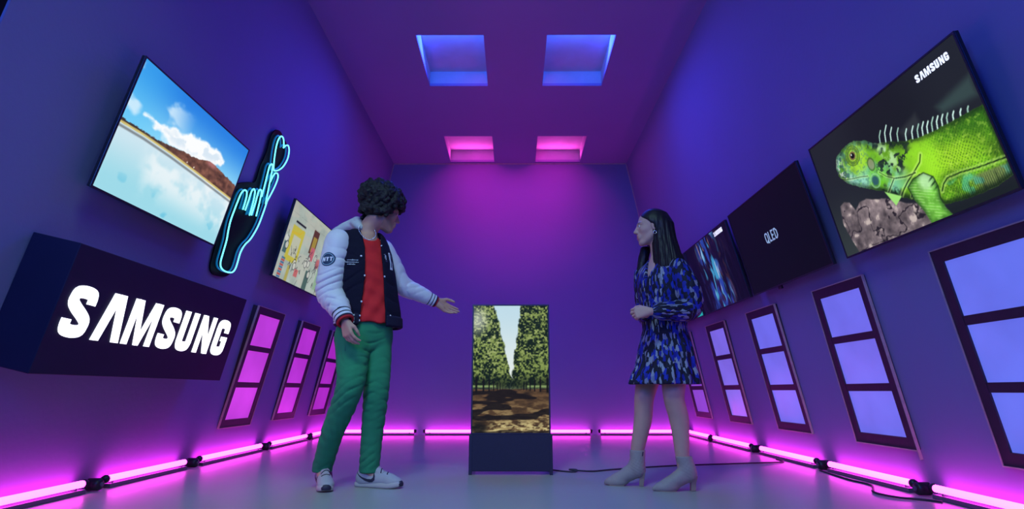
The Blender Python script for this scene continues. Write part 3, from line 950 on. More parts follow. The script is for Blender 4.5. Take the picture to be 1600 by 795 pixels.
b.box((-0.264, -0.022, 0.262), (0.264, -0.012, 0.272)); b.box((-0.264, -0.022, 1.147), (0.264, -0.012, 1.156))
b.build('screen_frame', navyf_m, r)
o = p_avenue(0.528, 0.875).build('screen', r, 0.0, 0.95, 'avenue_picture')
o.rotation_euler = (math.pi / 2, 0, 0)
o.location = (0, -0.0128, 0.7095)

# ------------------------------------------------------------------ cords
def cord(name, pts, rad, label):
    b = MB()
    b.tube(spline(pts, 6), rad, 6)
    o = b.build(name, cord_m, None, True)
    o['label'] = label; o['category'] = 'cable'
    return o


cord('power_cord', [(0.20, 4.50, .006), (0.33, 4.36, .006), (0.42, 4.32, .006), (0.44, 4.36, .014), (0.39, 4.38, .014), (0.42, 4.33, .014), (0.55, 4.35, .006), (0.72, 4.45, .006), (1.13, 4.64, .006), (1.4, 4.72, .006), (1.72, 4.80, .006), (2.02, 4.87, .006), (2.12, 4.90, .006), (2.15, 4.98, .006), (2.155, 5.10, .006)],
     0.0055, 'thin dark power cord crossing the floor from the display to the right wall')
cord('loose_cable', [(2.16, 4.40, .006), (2.14, 4.20, .006), (2.12, 3.95, .006), (2.13, 3.75, .006), (2.06, 3.60, .006), (2.0, 3.50, .006), (1.99, 3.40, .006), (2.03, 3.30, .006), (2.11, 3.25, .006), (2.16, 3.18, .006)],
     0.006, 'loose black cord looping on the floor beside the right wall tube lights')
#PEOPLE

# ================================================================== people: distance fields turned into smooth surfaces
def V3(*a):
    return np.array(a, float)


def unit(v):
    v = np.asarray(v, float)
    return v / np.linalg.norm(v)


class Vol:
    """a signed distance field on a grid; mesh() gives a surface net"""

    def __init__(self, lo, hi, h):
        self.lo = np.array(lo, float); self.h = h
        self.n = np.ceil((np.array(hi) - self.lo) / h).astype(int) + 1
        self.f = np.full(self.n, 9.0, np.float32)

    def win(self, lo, hi):
        a = np.clip(np.floor((np.asarray(lo) - self.lo) / self.h).astype(int), 0, self.n)
        b = np.clip(np.ceil((np.asarray(hi) - self.lo) / self.h).astype(int) + 1, 0, self.n)
        sl = tuple(slice(p, q) for p, q in zip(a, b))
        ax = [(self.lo[i] + self.h * np.arange(a[i], b[i])).astype(np.float32) for i in range(3)]
        return sl, ax[0][:, None, None], ax[1][None, :, None], ax[2][None, None, :]

    def put(self, sl, d, k=0.0, op='u'):
        c = self.f[sl]
        if c.size == 0: return
        if op == 'u':
            if k > 0:
                t = np.clip(0.5 + 0.5 * (c - d) / k, 0, 1)
                self.f[sl] = c * (1 - t) + d * t - k * t * (1 - t)
            else:
                self.f[sl] = np.minimum(c, d)
        else:
            if k > 0:
                t = np.clip(0.5 - 0.5 * (c + d) / k, 0, 1)
                self.f[sl] = c * (1 - t) - d * t + k * t * (1 - t)
            else:
                self.f[sl] = np.maximum(c, -d)

    def cap(self, a, b, ra, rb=None, k=0.0, op='u'):
        rb = ra if rb is None else rb
        a, b = np.asarray(a, float), np.asarray(b, float)
        m = max(ra, rb) + k + 3 * self.h
        sl, X, Y, Z = self.win(np.minimum(a, b) - m, np.maximum(a, b) + m)
        e = b - a
        L2 = float(e @ e) + 1e-12
        t = np.clip(((X - a[0]) * e[0] + (Y - a[1]) * e[1] + (Z - a[2]) * e[2]) / L2, 0, 1)
        d = np.sqrt((X - a[0] - t * e[0]) ** 2 + (Y - a[1] - t * e[1]) ** 2 + (Z - a[2] - t * e[2]) ** 2) - (ra + (rb - ra) * t)
        self.put(sl, d, k, op)

    def chain(self, pts, radii, k=0.02, sub=5):
        P = spline(pts, sub)
        R = np.interp(np.linspace(0, len(pts) - 1, len(P)), np.arange(len(pts)), radii)
        for i in range(len(P) - 1):
            self.cap(P[i], P[i + 1], R[i], R[i + 1], k if i == 0 else min(k, 0.006))

    def ell(self, c, r, ax=None, k=0.0, op='u'):
        c = np.asarray(c, float); r = np.asarray(r, float)
        ax = np.eye(3) if ax is None else np.asarray(ax, float)
        m = r.max() + k + 3 * self.h
        sl, X, Y, Z = self.win(c - m, c + m)
        X, Y, Z = X - c[0], Y - c[1], Z - c[2]
        q = [X * ax[i][0] + Y * ax[i][1] + Z * ax[i][2] for i in range(3)]
        k0 = np.sqrt(sum((q[i] / r[i]) ** 2 for i in range(3)))
        k1 = np.sqrt(sum((q[i] / r[i] ** 2) ** 2 for i in range(3))) + 1e-6
        self.put(sl, k0 * (k0 - 1) / k1, k, op)

    def box(self, c, half, ax=None, rnd_=0.0, k=0.0, op='u'):
        c = np.asarray(c, float); half = np.asarray(half, float)
        ax = np.eye(3) if ax is None else np.asarray(ax, float)
        m = np.linalg.norm(half) + k + 3 * self.h
        sl, X, Y, Z = self.win(c - m, c + m)
        X, Y, Z = X - c[0], Y - c[1], Z - c[2]
        q = [np.abs(X * ax[i][0] + Y * ax[i][1] + Z * ax[i][2]) - (half[i] - rnd_) for i in range(3)]
        out = np.sqrt(sum(np.maximum(v, 0) ** 2 for v in q))
        d = out + np.minimum(np.maximum(np.maximum(q[0], q[1]), q[2]), 0) - rnd_
        self.put(sl, d, k, op)

    def loft(self, lev, fw, k=0.0, op='u', off=0.0, warp=None):
        """stack of ellipses: (z, cx, cy, half depth along fw, half width across)"""
        A = np.array(sorted(lev), float)
        fw = unit((fw[0], fw[1], 0)); lt = np.array([-fw[1], fw[0], 0])
        m = max(A[:, 3].max(), A[:, 4].max()) + k + 0.06
        lo = np.array([A[:, 1].min() - m, A[:, 2].min() - m, A[0, 0] - 3 * self.h - k]); hi = np.array([A[:, 1].max() + m, A[:, 2].max() + m, A[-1, 0] + 3 * self.h + k])
        sl, X, Y, Z = self.win(lo, hi)
        z = Z.ravel()
        it = lambda i: np.interp(z, A[:, 0], A[:, i])[None, None, :].astype(np.float32)
        # smooth the profile a little
        X, Y = X - it(1), Y - it(2)
        u = X * fw[0] + Y * fw[1]; v = X * lt[0] + Y * lt[1]
        ra, rb = it(3) - off, it(4) - off
        if warp is not None:
            w = warp(np.arctan2(v, u), Z)
            ra, rb = ra * w, rb * w
        k0 = np.sqrt((u / ra) ** 2 + (v / rb) ** 2)
        k1 = np.sqrt((u / ra ** 2) ** 2 + (v / rb ** 2) ** 2) + 1e-6
        d = k0 * (k0 - 1) / k1
        d = np.maximum(d, np.maximum(A[0, 0] - Z, Z - A[-1, 0]))
        self.put(sl, d.astype(np.float32), k, op)

    def wob(self, fn, lo, hi):
        sl, X, Y, Z = self.win(lo, hi)
        c = self.f[sl]
        self.f[sl] = np.where(np.abs(c) < 0.06, c + fn(X, Y, Z), c)

    def cutz(self, z, below=True):
        Z = (self.lo[2] + self.h * np.arange(self.n[2]))[None, None, :].astype(np.float32)
        self.f = np.maximum(self.f, (z - Z) if below else (Z - z)).astype(np.float32)

    def net(self):
        f = self.f
        ins = f < 0
        c = np.zeros(tuple(self.n - 1), np.uint8)
        for i in (0, 1):
            for j in (0, 1):
                for l in (0, 1):
                    c += ins[i:self.n[0] - 1 + i, j:self.n[1] - 1 + j, l:self.n[2] - 1 + l]
        act = (c > 0) & (c < 8)
        idx = np.argwhere(act)
        co = np.array([(i, j, l) for i in (0, 1) for j in (0, 1) for l in (0, 1)])
        val = np.stack([f[idx[:, 0] + o[0], idx[:, 1] + o[1], idx[:, 2] + o[2]] for o in co], 1)
        pos = np.zeros((len(idx), 3)); cnt = np.zeros(len(idx))
        for a in range(8):
            for b_ in range(a + 1, 8):
                if np.abs(co[a] - co[b_]).sum() != 1: continue
                m = (val[:, a] < 0) != (val[:, b_] < 0)
                t = val[m, a] / (val[m, a] - val[m, b_])
                pos[m] += co[a] + t[:, None] * (co[b_] - co[a])
                cnt[m] += 1
        P = (idx + pos / cnt[:, None]) * self.h + self.lo
        vid = np.full(act.shape, -1, np.int32)
        vid[act] = np.arange(len(idx))
        Q = []
        for a in range(3):
            s0 = [slice(1, -1)] * 3; s1 = [slice(1, -1)] * 3
            s0[a] = slice(0, -1); s1[a] = slice(1, None)
            x0, x1 = ins[tuple(s0)], ins[tuple(s1)]
            off = np.ones(3, int); off[a] = 0
            o1, o2 = (a + 1) % 3, (a + 2) % 3
            for m, flip in ((x0 & ~x1, False), (~x0 & x1, True)):
                e = np.argwhere(m) + off
                if len(e) == 0: continue
                g = lambda p, q: vid[tuple((e - np.eye(3, dtype=int)[o1] * p - np.eye(3, dtype=int)[o2] * q).T)]
                q4 = np.stack([g(1, 1), g(0, 1), g(0, 0), g(1, 0)], 1)
                Q.append(q4[:, ::-1] if flip else q4)
        Q = np.concatenate(Q)
        return P, Q[(Q >= 0).all(1)]

    def mesh(self, name, m, parent, origin, color=None, relax=1):
        P, Q = self.net()
        if relax:
            for _ in range(relax):
                s = np.zeros_like(P); n = np.zeros(len(P))
                for i in range(4):
                    for j in ((i + 1) % 4, (i + 3) % 4):
                        np.add.at(s, Q[:, i], P[Q[:, j]]); np.add.at(n, Q[:, i], 1)
                P = P * 0.5 + 0.5 * s / np.maximum(n, 1)[:, None]
        me = bpy.data.meshes.new(name)
        v = P - np.asarray(origin)
        me.vertices.add(len(v)); me.vertices.foreach_set('co', v.ravel())
        me.loops.add(Q.size); me.loops.foreach_set('vertex_index', Q.ravel().astype(np.int32))
        me.polygons.add(len(Q)); me.polygons.foreach_set('loop_start', np.arange(0, Q.size, 4))
        me.update(calc_edges=True)
        if color is not None:
            col = np.c_[color(P), np.ones(len(P))]
            at = me.color_attributes.new('tint', 'FLOAT_COLOR', 'POINT')
            at.data.foreach_set('color', col.ravel().astype(np.float32))
        o = link(name, me, m, parent, True)
        o['_n'] = 0
        del o['_n']
        return o


def frame(f, up=(0, 0, 1)):
    """rows: forward, left, up"""
    f = unit(f); l = unit(np.cross(up, f)); u = np.cross(f, l)
    return np.array([f, l, u])


def head(v, c, R, k=0.012, s=1.0, fem=False):
    """c: middle of the skull, R rows forward/left/up"""
    p = lambda a, b, d: c + s * (a * R[0] + b * R[1] + d * R[2])
    v.ell(p(-.012, 0, .035), s * V3(.096, .075, .086), R)
    v.ell(p(.022, 0, -.030), s * V3(.070, .060, .088), R, .03)
    jw = .016 if fem else .020
    for e in (-1, 1):
        v.cap(p(.005, e * .050, -.055), p(.060, e * .018, -.102), s * jw, s * jw, .02)          # jaw
        v.ell(p(.055, e * .040, -.022), s * V3(.026, .020, .020), R, .02)                       # cheekbone
        v.cap(p(.086, e * .014, .024), p(.070, e * .048, .022), s * (.008 if fem else .011), s * .008, .012)   # brow
        v.ell(p(.094, e * .031, .004), s * V3(.013, .018, .012), R, .010, 's')                  # socket
        v.ell(p(.076, e * .031, .003), s * V3(.0125, .0145, .0125), R, .003)                    # lid over the eyeball
        v.ell(p(-.006, e * .076, -.006), s * V3(.020, .008, .032), R, .006)                     # ear
        v.ell(p(-.002, e * .084, -.004), s * V3(.010, .005, .018), R, .004, 's')
        v.ell(p(.094, e * .011, -.034), s * V3(.012, .008, .009), R, .006)                      # nostril wing
    v.ell(p(.072, 0, -.104), s * V3(.019, .022, .018), R, .02)                                  # chin
    v.cap(p(.086, 0, .012), p(.112, 0, -.030), s * .009, s * (.0095 if fem else .012), .012)    # nose
    v.ell(p(.086, 0, -.066), s * V3(.014, .030, .022), R, .015)                                 # mouth mound
    v.cap(p(.094, -.017, -.0605), p(.094, .017, -.0605), s * .0062, None, .004)
    v.cap(p(.093, -.014, -.0735), p(.093, .014, -.0735), s * .0072, None, .004)
    v.cap(p(.101, -.020, -.067), p(.101, .020, -.067), s * .0028, None, .002, 's')
    return p


FING = [.070, .078, .072, .057]


def hand(v, w, D, N, thumb, curl, s=1.0, spread=0.12, tcurl=0.5, tout=0.7):
    """w wrist, D towards the fingers, N out of the palm, thumb: rough direction of the thumb side"""
    D = unit(D); N = unit(np.asarray(N) - D * (np.asarray(N) @ D))
    T = np.cross(D, N)
    if T @ np.asarray(thumb) < 0: T = -T
    offs = [.031, .0105, -.0105, -.029]
    kn = []
    for i, o in enumerate(offs):
        K = w + s * (D * (.088 - (.004, 0, .004, .012)[i]) + T * o - N * .003)
        v.cap(w + s * (T * o * .45 + D * .004), K, s * .0145, s * .0112, .012)
        kn.append(K)
    v.cap(w + s * (D * .02 + T * .02 + N * .008), w + s * (D * .045 + T * .028 + N * .009), s * .015, s * .011, .014)   # ball of the thumb
    v.cap(w + s * (D * .02 - T * .016 + N * .007), w + s * (D * .055 - T * .02 + N * .007), s * .013, s * .010, .014)
    for i in range(4):
        d = unit(D + T * spread * (1.1, .3, -.35, -1.0)[i])
        c = curl[i]
        p = kn[i]; a = 0
        r = s * (.0092, .0095, .0090, .0080)[i]
        for j, (fr, bend) in enumerate(((.46, 1.0), (.30, 1.15), (.24, .8))):
            a += c * bend
            q = p + s * FING[i] * fr * (d * math.cos(a) + N * math.sin(a))
            v.cap(p, q, r * (1 - .09 * j), r * (.93 - .10 * j), .004)
            p = q
    b0 = w + s * (D * .022 + T * .024 + N * .006)
    d1 = unit(D * .75 + T * tout + N * .25)
    b1 = b0 + s * .043 * d1
    d2 = unit(D * .9 + T * (tout - .45) + N * (.15 + tcurl * .5))
    b2 = b1 + s * .031 * d2
    d3 = unit(D * .9 + T * (tout - .75) + N * (.15 + tcurl))
    b3 = b2 + s * .024 * d3
    v.cap(b0, b1, s * .0135, s * .0105, .010); v.cap(b1, b2, s * .0104, s * .0095, .003); v.cap(b2, b3, s * .0095, s * .0072, .003)


def folds(c, axis, amp, wave, R_, ph=0.0, twist=30.0):
    """creases across a limb: waves along the axis, tilted round it, fading out over R_"""
    c = np.asarray(c, float); axis = unit(axis)
    e = unit(np.cross(axis, (0.3, 1, 0.2)))

    e2 = np.cross(axis, e)

    def fn(X, Y, Z):
        x, y, z = X - c[0], Y - c[1], Z - c[2]
        t = x * axis[0] + y * axis[1] + z * axis[2]
        s = x * e[0] + y * e[1] + z * e[2]
        w = x * e2[0] + y * e2[1] + z * e2[2]
        g = np.exp(-(x * x + y * y + z * z) / (R_ * R_))
        a1 = 2 * math.pi / wave * (t + .35 * np.sin(11 * s + ph) / 11 * twist / 10 + .30 * w * np.sin(ph * 3)) + ph
        m = .5 + .5 * np.sin(s * 23 + w * 31 + ph * 2 + 13 * t)          # each crease only runs part of the way round
        r1 = 1 - np.abs(np.sin(a1 * .5 + 1.2 * np.sin(s * 19 + ph) + .8 * np.sin(w * 27 + 2 * ph)))
        return amp * g * (1.3 * r1 * r1 - .5) * (.25 + .9 * m)
    return fn, c - 2 * R_, c + 2 * R_


def surf(o):
    """a BVH of an object's mesh in world space"""
    bpy.context.view_layer.update()
    me = o.data
    mw = o.matrix_world
    return BVHTree.FromPolygons([mw @ v.co for v in me.vertices], [tuple(p.vertices) for p in me.polygons])


def decal(bvh, org, ex, ey, polys, off, origin, name, m, parent, reach=0.25):
    """thin patch laid on a surface: 2D polygons (metres) in the plane org, ex, ey dropped along the plane's normal"""
    ex, ey, org = Vector(ex).normalized(), Vector(ey), Vector(org)
    ey = (ey - ex * ey.dot(ex)).normalized()
    n = ex.cross(ey)
    bm = bmesh.new()
    for poly in polys:
        vs = [bm.verts.new((x, y, 0)) for x, y in poly]
        try:
            bm.faces.new(vs)
        except ValueError:
            pass
    bmesh.ops.triangulate(bm, faces=bm.faces)
    bmesh.ops.subdivide_edges(bm, edges=bm.edges, cuts=2, use_grid_fill=True)
    for v in bm.verts:
        q = org + ex * v.co.x + ey * v.co.y
        hit = bvh.ray_cast(q + n * reach * 0.5, -n, reach)
        p = hit[0] if hit[0] is not None else bvh.find_nearest(q)[0]
        v.co = p + n * off - Vector(origin)
    bmesh.ops.recalc_face_normals(bm, faces=bm.faces)
    me = bpy.data.meshes.new(name)
    bm.to_mesh(me); bm.free()
    o = link(name, me, m, parent)
    sd = o.modifiers.new('thickness', 'SOLIDIFY'); sd.thickness = 0.002; sd.offset = 0
    return o


def disc(r, n=24, cx=0, cy=0):
    return [(cx + r * math.cos(2 * math.pi * i / n), cy + r * math.sin(2 * math.pi * i / n)) for i in range(n)]


def lathe(name, a, b_, prof, m, parent, origin, n=28, col=None, ov=(1.0, 1.0)):
    """profile (t along a-b, radius) turned round the axis; col(t) tints the rings"""
    a, b_ = Vector(a), Vector(b_)
    d = (b_ - a).normalized()
    x = d.cross(Vector((0, 1, 0.2))).normalized(); y = d.cross(x)
    B = MB(); cols = []
    for t, r in prof:
        for j in range(n):
            th = 2 * math.pi * j / n
            B.v.append(tuple(a.lerp(b_, t) + x * (math.cos(th) * r * ov[0]) + y * (math.sin(th) * r * ov[1]) - Vector(origin)))
            cols.append(col(t) if col else (1, 1, 1))
    for i in range(len(prof) - 1):
        for j in range(n):
            B.f.append((i * n + j, i * n + (j + 1) % n, (i + 1) * n + (j + 1) % n, (i + 1) * n + j))
    o = B.build(name, m, parent, True)
    if col:
        at = o.data.color_attributes.new('tint', 'FLOAT_COLOR', 'POINT')
        at.data.foreach_set('color', np.c_[np.array(cols), np.ones(len(cols))].ravel().astype(np.float32))
    bm = bmesh.new(); bm.from_mesh(o.data); bmesh.ops.recalc_face_normals(bm, faces=bm.faces); bm.to_mesh(o.data); bm.free()
    return o


tint = lambda name, rough, **kw: mat(name, (.5, .5, .5, 1), rough, attr='tint', **kw)
skin_m = tint('skin', 0.55, nscale=30, namt=0.06, bump=0.04, bscale=300, spec=0.35)
knit_m = tint('ribbed_knit', 0.85, nscale=80, namt=0.1, bump=0.3, bscale=260, spec=0.2)
leather_m = mat('white_sleeve_leather', (0.62, 0.60, 0.64, 1), 0.5, nscale=9, namt=0.06, bump=0.06, bscale=120, spec=0.4)
wool_m = mat('navy_wool', (0.008, 0.007, 0.020, 1), 0.9, nscale=60, namt=0.25, bump=0.2, bscale=300, spec=0.15)
red_m = mat('red_cotton', (0.60, 0.022, 0.028, 1), 0.85, nscale=40, namt=0.10, bump=0.1, bscale=240, spec=0.2)
green_m = mat('green_twill', (0.028, 0.23, 0.105, 1), 0.85, nscale=24, namt=0.12, bump=0.12, bscale=260, spec=0.2)
hood_m = mat('grey_hood_fleece', (0.46, 0.47, 0.50, 1), 0.9, nscale=40, namt=0.1, bump=0.15, bscale=200, spec=0.2)
hair_m = mat('dark_brown_hair', (0.006, 0.0045, 0.008, 1), 0.55, nscale=70, namt=0.5, bump=0.5, bscale=180, spec=0.35)
shoe_m = mat('grey_white_suede', (0.40, 0.38, 0.40, 1), 0.7, nscale=30, namt=0.08, bump=0.1, bscale=200, spec=0.25)
sole_m = mat('cream_rubber', (0.46, 0.42, 0.40, 1), 0.6, nscale=20, namt=0.08)
dark_m = mat('dark_navy_trim', (0.018, 0.016, 0.040, 1), 0.6, nscale=30, namt=0.2)
white_m = mat('white_embroidery', (0.70, 0.70, 0.74, 1), 0.7, nscale=60, namt=0.1)
pearl_m = mat('pearl_snap', (0.75, 0.75, 0.78, 1), 0.25, nscale=20, namt=0.05)
silver_m = mat('silver_chain', (0.75, 0.75, 0.78, 1), 0.22, metal=1.0, nscale=30, namt=0.1)
eye_m = mat('eye_white', (0.7, 0.68, 0.66, 1), 0.2, nscale=10, namt=0.05)
iris_m = mat('dark_iris', (0.02, 0.012, 0.008, 1), 0.15, nscale=20, namt=0.2)
SKIN_M, SKIN_W = np.array([0.50, 0.27, 0.19]), np.array([0.54, 0.30, 0.24])

# ------------------------------------------------------------------ the man
MO = (-0.95, 3.60, 0.0)
man = empty('person', MO, 'man in a navy varsity jacket and green trousers pointing at the portrait display', 'person')
FW = V3(.55, -.83, 0); RT = V3(-.83, -.55, 0)            # he faces right and towards the camera
J = dict(pelvis=V3(-0.915, 3.600, 0.896), neck=V3(-0.930, 3.585, 1.50), head=V3(-0.834, 3.600, 1.668), rsh=V3(-1.072, 3.480, 1.438), relb=V3(-1.082, 3.450, 1.123), rwri=V3(-0.972, 3.360, 0.957),
         rtip=V3(-0.903, 3.340, 0.792), lsh=V3(-0.845, 3.680, 1.436), lelb=V3(-0.734, 3.780, 1.225), lwri=V3(-0.530, 3.870, 1.133), ltip=V3(-0.331, 3.950, 1.023), rhip=V3(-0.969, 3.540, 0.851),
         rkne=V3(-0.949, 3.470, 0.554), rmid=V3(-1.056, 3.570, 0.318), rank=V3(-1.135, 3.680, 0.110), lhip=V3(-0.846, 3.650, 0.862), lkne=V3(-0.823, 3.610, 0.554), lmid=V3(-0.845, 3.660, 0.323), lank=V3(-0.859, 3.690, 0.095))
HR = frame((.82, .53, -.22))

v = Vol((-1.24, 3.25, 0.03), (-0.27, 4.04, 1.85), 0.004)
hp = head(v, J['head'], HR)
v.chain([J['neck'] + V3(-.01, .02, -.05), J['neck'] + V3(.01, .01, .05), hp(-.025, 0, -.06)], [.066, .058, .056], .03)
v.loft([(.87, -.912, 3.60, .08, .12), (1.0, -.905, 3.60, .085, .13), (1.25, -.93, 3.59, .09, .145), (1.42, -.945, 3.585, .075, .14), (1.50, -.935, 3.58, .05, .07)], FW, .03)
for a, e, w in (('rsh', 'relb', 'rwri'), ('lsh', 'lelb', 'lwri')):
    v.chain([J[a], J[e], J[w]], [.045, .037, .026], .03)
for a, e, w in (('rhip', 'rkne', 'rank'), ('lhip', 'lkne', 'lank')):
    v.chain([J[a], J[e], J[w]], [.07, .048, .034], .03)
    v.cap(J[w], J[w] + V3(.05 if a[0] == 'l' else .02, -.02 if a[0] == 'l' else -.05, -.05), .034, .03, .02)
hand(v, J['rwri'] + V3(.004, -.002, -.018), (.36, -.10, -.92), (.55, .80, .20), (.75, -.55, .3), (.34, .36, .40, .44), 1.0, .10, .35, .45)
hand(v, J['lwri'] + V3(.012, .004, -.006), (.85, .30, -.44), (.12, -.80, .58), (.3, .1, .9), (.04, .10, .16, .24), 1.02, .06, .2, .55)


def man_skin(P):
    c = np.tile(SKIN_M, (len(P), 1))
    q = (P - J['head']) @ HR.T
    lips = np.exp(-((q[:, 0] - .097) / .014) ** 2 - (q[:, 1] / .022) ** 2 - ((q[:, 2] + .067) / .011) ** 2)
    c = c * (1 - .6 * lips[:, None]) + np.array([.26, .08, .08]) * .6 * lips[:, None]
    brow = np.exp(-((q[:, 2] - .026) / .006) ** 2 - ((np.abs(q[:, 1]) - .032) / .02) ** 2) * (q[:, 0] > .05) + \
        .35 * np.exp(-((q[:, 2] + .08) / .04) ** 2) * (np.abs(q[:, 1]) > .03) * (q[:, 0] > 0) * (q[:, 0] < .1)
    return c * (1 - .8 * np.clip(brow, 0, 1)[:, None])


v.mesh('body', skin_m, man, MO, man_skin)
for e in (-1, 1):
    B = MB(); B.sphere(Vector(hp(.0785, e * .031, .003)) - Vector(MO), .0118, 12, 8)
    ey = B.build('eye', eye_m, man, True)
    B = MB(); B.sphere(Vector(hp(.0870, e * .031, .003)) - Vector(MO), .0052, 10, 6); B.build('iris', iris_m, ey, True)

# afro hair: a cloud of small curls round the skull
v = Vol((-1.06, 3.40, 1.50), (-0.60, 3.82, 1.94), 0.004)
hc = J['head'] + HR[0] * -.012 + np.array([0, 0, .072])
v.ell(hc, (.122, .110, .094), HR)
v.ell(J['head'] - HR[0] * .045 + V3(0, 0, .0), (.080, .098, .070), HR, .03)
rs = np.random.RandomState(11)
for i in range(760):
    u = rs.normal(size=3); u /= np.linalg.norm(u)
    q = u * np.array([.134, .122, .105])
    P = hc + q[0] * HR[0] + q[1] * HR[1] + q[2] * np.array([0, 0, 1.0])
    l = (P - J['head']) @ HR.T
    if l[2] < .040 and l[0] > .035: continue                     # the face stays free
    if l[2] < -.055: continue
    v.cap(P, P + u * .006 + rs.normal(size=3) * .006, rs.uniform(.010, .017), None, .007)
for i in range(120):
    a = rs.uniform(-1.0, 1.0) * 1.9 + math.pi
    l0 = V3(math.cos(a) * .115 - .02, math.sin(a) * .106, rs.uniform(-.065, .04))
    if l0[0] > .012: continue
    P = J['head'] + l0 @ HR
    v.cap(P, P + rs.normal(size=3) * .006, rs.uniform(.010, .017), None, .006)
v.wob(lambda X, Y, Z: .0035 * np.sin(X * 330 + 4 * np.sin(Z * 160)) * np.sin(Y * 310 + 3 * np.sin(X * 170)) * np.sin(Z * 320 + 2), v.lo, v.lo + v.h * v.n)
v.mesh('hair', hair_m, man, MO, relax=0)

# trousers
v = Vol((-1.26, 3.36, 0.06), (-0.68, 3.86, 1.03), 0.005)
v.loft([(.80, -.910, 3.60, .085, .140), (.84, -.910, 3.60, .105, .165), (.90, -.908, 3.60, .118, .172), (1.02, -.905, 3.60, .112, .165)], FW)
v.chain([J['rhip'], (J['rhip'] + J['rkne']) / 2 + V3(.012, -.008, 0), J['rkne'], J['rmid'], J['rank']], [.098, .088, .074, .064, .055], .035)
v.ell(V3(-.908, 3.59, .81), (.075, .085, .05), None, .04)
v.chain([J['lhip'], (J['lhip'] + J['lkne']) / 2 + V3(.004, -.004, 0), J['lkne'], J['lmid'], J['lank'] + V3(0, 0, .01)], [.092, .083, .072, .064, .056], .03)
for c, ax, amp, wv, R_, ph, tw in ((J['rkne'] + V3(0, 0, -.02), (.3, 0, 1), .0075, .062, .13, 0, 26), (J['lkne'] + V3(0, 0, -.02), (-.2, 0, 1), .0080, .058, .12, 2, -30), (J['rank'] + V3(0, 0, .05), (.2, 0, 1), .008, .045, .09, 1, 20),
                                  (J['lank'] + V3(0, 0, .05), (-.2, 0, 1), .009, .042, .09, 3, -22), (V3(-.905, 3.52, .80), (.5, 0, .8), .008, .075, .13, 1.0, 30), (J['rmid'] + V3(.02, 0, .06), (.5, 0, 1), .006, .07, .14, 4, 20), (J['lmid'] + V3(.0, 0, .08), (-.4, 0, 1), .006, .07, .14, 5, -20),
                                  (V3(-.98, 3.48, .70), (.6, .2, 1), .005, .09, .14, 2, 15), (V3(-.83, 3.58, .72), (-.6, .2, 1), .006, .08, .14, 2, 15)):
    v.wob(*folds(c, ax, amp, wv, R_, ph, tw))
for an, r in ((J['rank'], .058), (J['lank'] + V3(0, 0, .01), .058)):                     # turned hems
    v.cap(an + V3(0, 0, -.012), an + V3(0, 0, .016), r, r * .99, .006)
    v.box(an + V3(0, 0, -.085), (.1, .1, .06), None, 0, .004, 's')
tr = v.mesh('trousers', green_m, man, MO)
bt = surf(tr)
decal(bt, (-.905, 3.36, .60), (.83, .55, 0), (0, 0, 1), [[(-.105, .205), (-.101, .205), (-.135, .30), (-.139, .30)]], .0012, MO, 'pocket_seam', mat('dark_green_seam', (.010, .09, .06, 1), .9, nscale=30), tr, .5)

# T-shirt
TOR = [(.945, -.888, 3.60, .150, .205), (1.02, -.892, 3.60, .148, .203), (1.12, -.907, 3.60, .143, .198), (1.22, -.920, 3.595, .140, .196), (1.32, -.936, 3.59, .133, .192), (1.40, -.944, 3.586, .118, .184), (1.45, -.944, 3.584, .102, .160), (1.49, -.938, 3.582, .086, .118), (1.525, -.930, 3.58, .072, .086)]
TSH = [(z, x, y, a, c) for z, x, y, a, c in TOR if z < 1.50]
v = Vol((-1.16, 3.40, .90), (-.64, 3.80, 1.56), 0.005)
v.loft([(z + .006 if i == 0 else z, x, y, a, c) for i, (z, x, y, a, c) in enumerate(TSH)], FW, 0, 'u', .024)
v.wob(lambda X, Y, Z: .004 * np.sin(60 * (X * .83 + Y * .55) + 5 * np.sin(9 * Z)) * np.clip((1.35 - Z) / .3, 0, 1) + .003 * np.sin(70 * Z + 30 * X), v.lo, v.lo + v.h * v.n)
v.ell(J['neck'] + FW * .055 + V3(0, 0, -.005), (.060, .060, .034), None, .01, 's')
shirt = v.mesh('t_shirt', red_m, man, MO)

# jacket body, open at the front
v = Vol((-1.20, 3.36, .90), (-.60, 3.86, 1.60), 0.005)
v.loft(TOR, FW)
v.cap(J['neck'] + RT * .075 + V3(0, 0, -.025), J['rsh'] + V3(0.012, 0.01, .008), .055, .066, .03)
v.cap(J['neck'] - RT * .075 + V3(0, 0, -.03), J['lsh'] + V3(-0.012, -0.01, .0), .055, .062, .03)
for c, ax, amp, wv, R_, ph, tw in ((V3(-1.0, 3.46, 1.12), (.3, 0, 1), .007, .09, .2, 0, 20), (V3(-.80, 3.52, 1.1), (-.3, 0, 1), .006, .10, .2, 2, -20), (V3(-1.03, 3.47, 1.34), (1, 0, .5), .006, .07, .1, 1, 20)):
    v.wob(*folds(c, ax, amp, wv, R_, ph, tw))
jk_full = v.f.copy()
v.loft([(z - .03 if i == 0 else z, x, y, a, c) for i, (z, x, y, a, c) in enumerate(TOR)] + [(1.62, -.93, 3.58, .075, .088)], FW, 0, 's', .013)
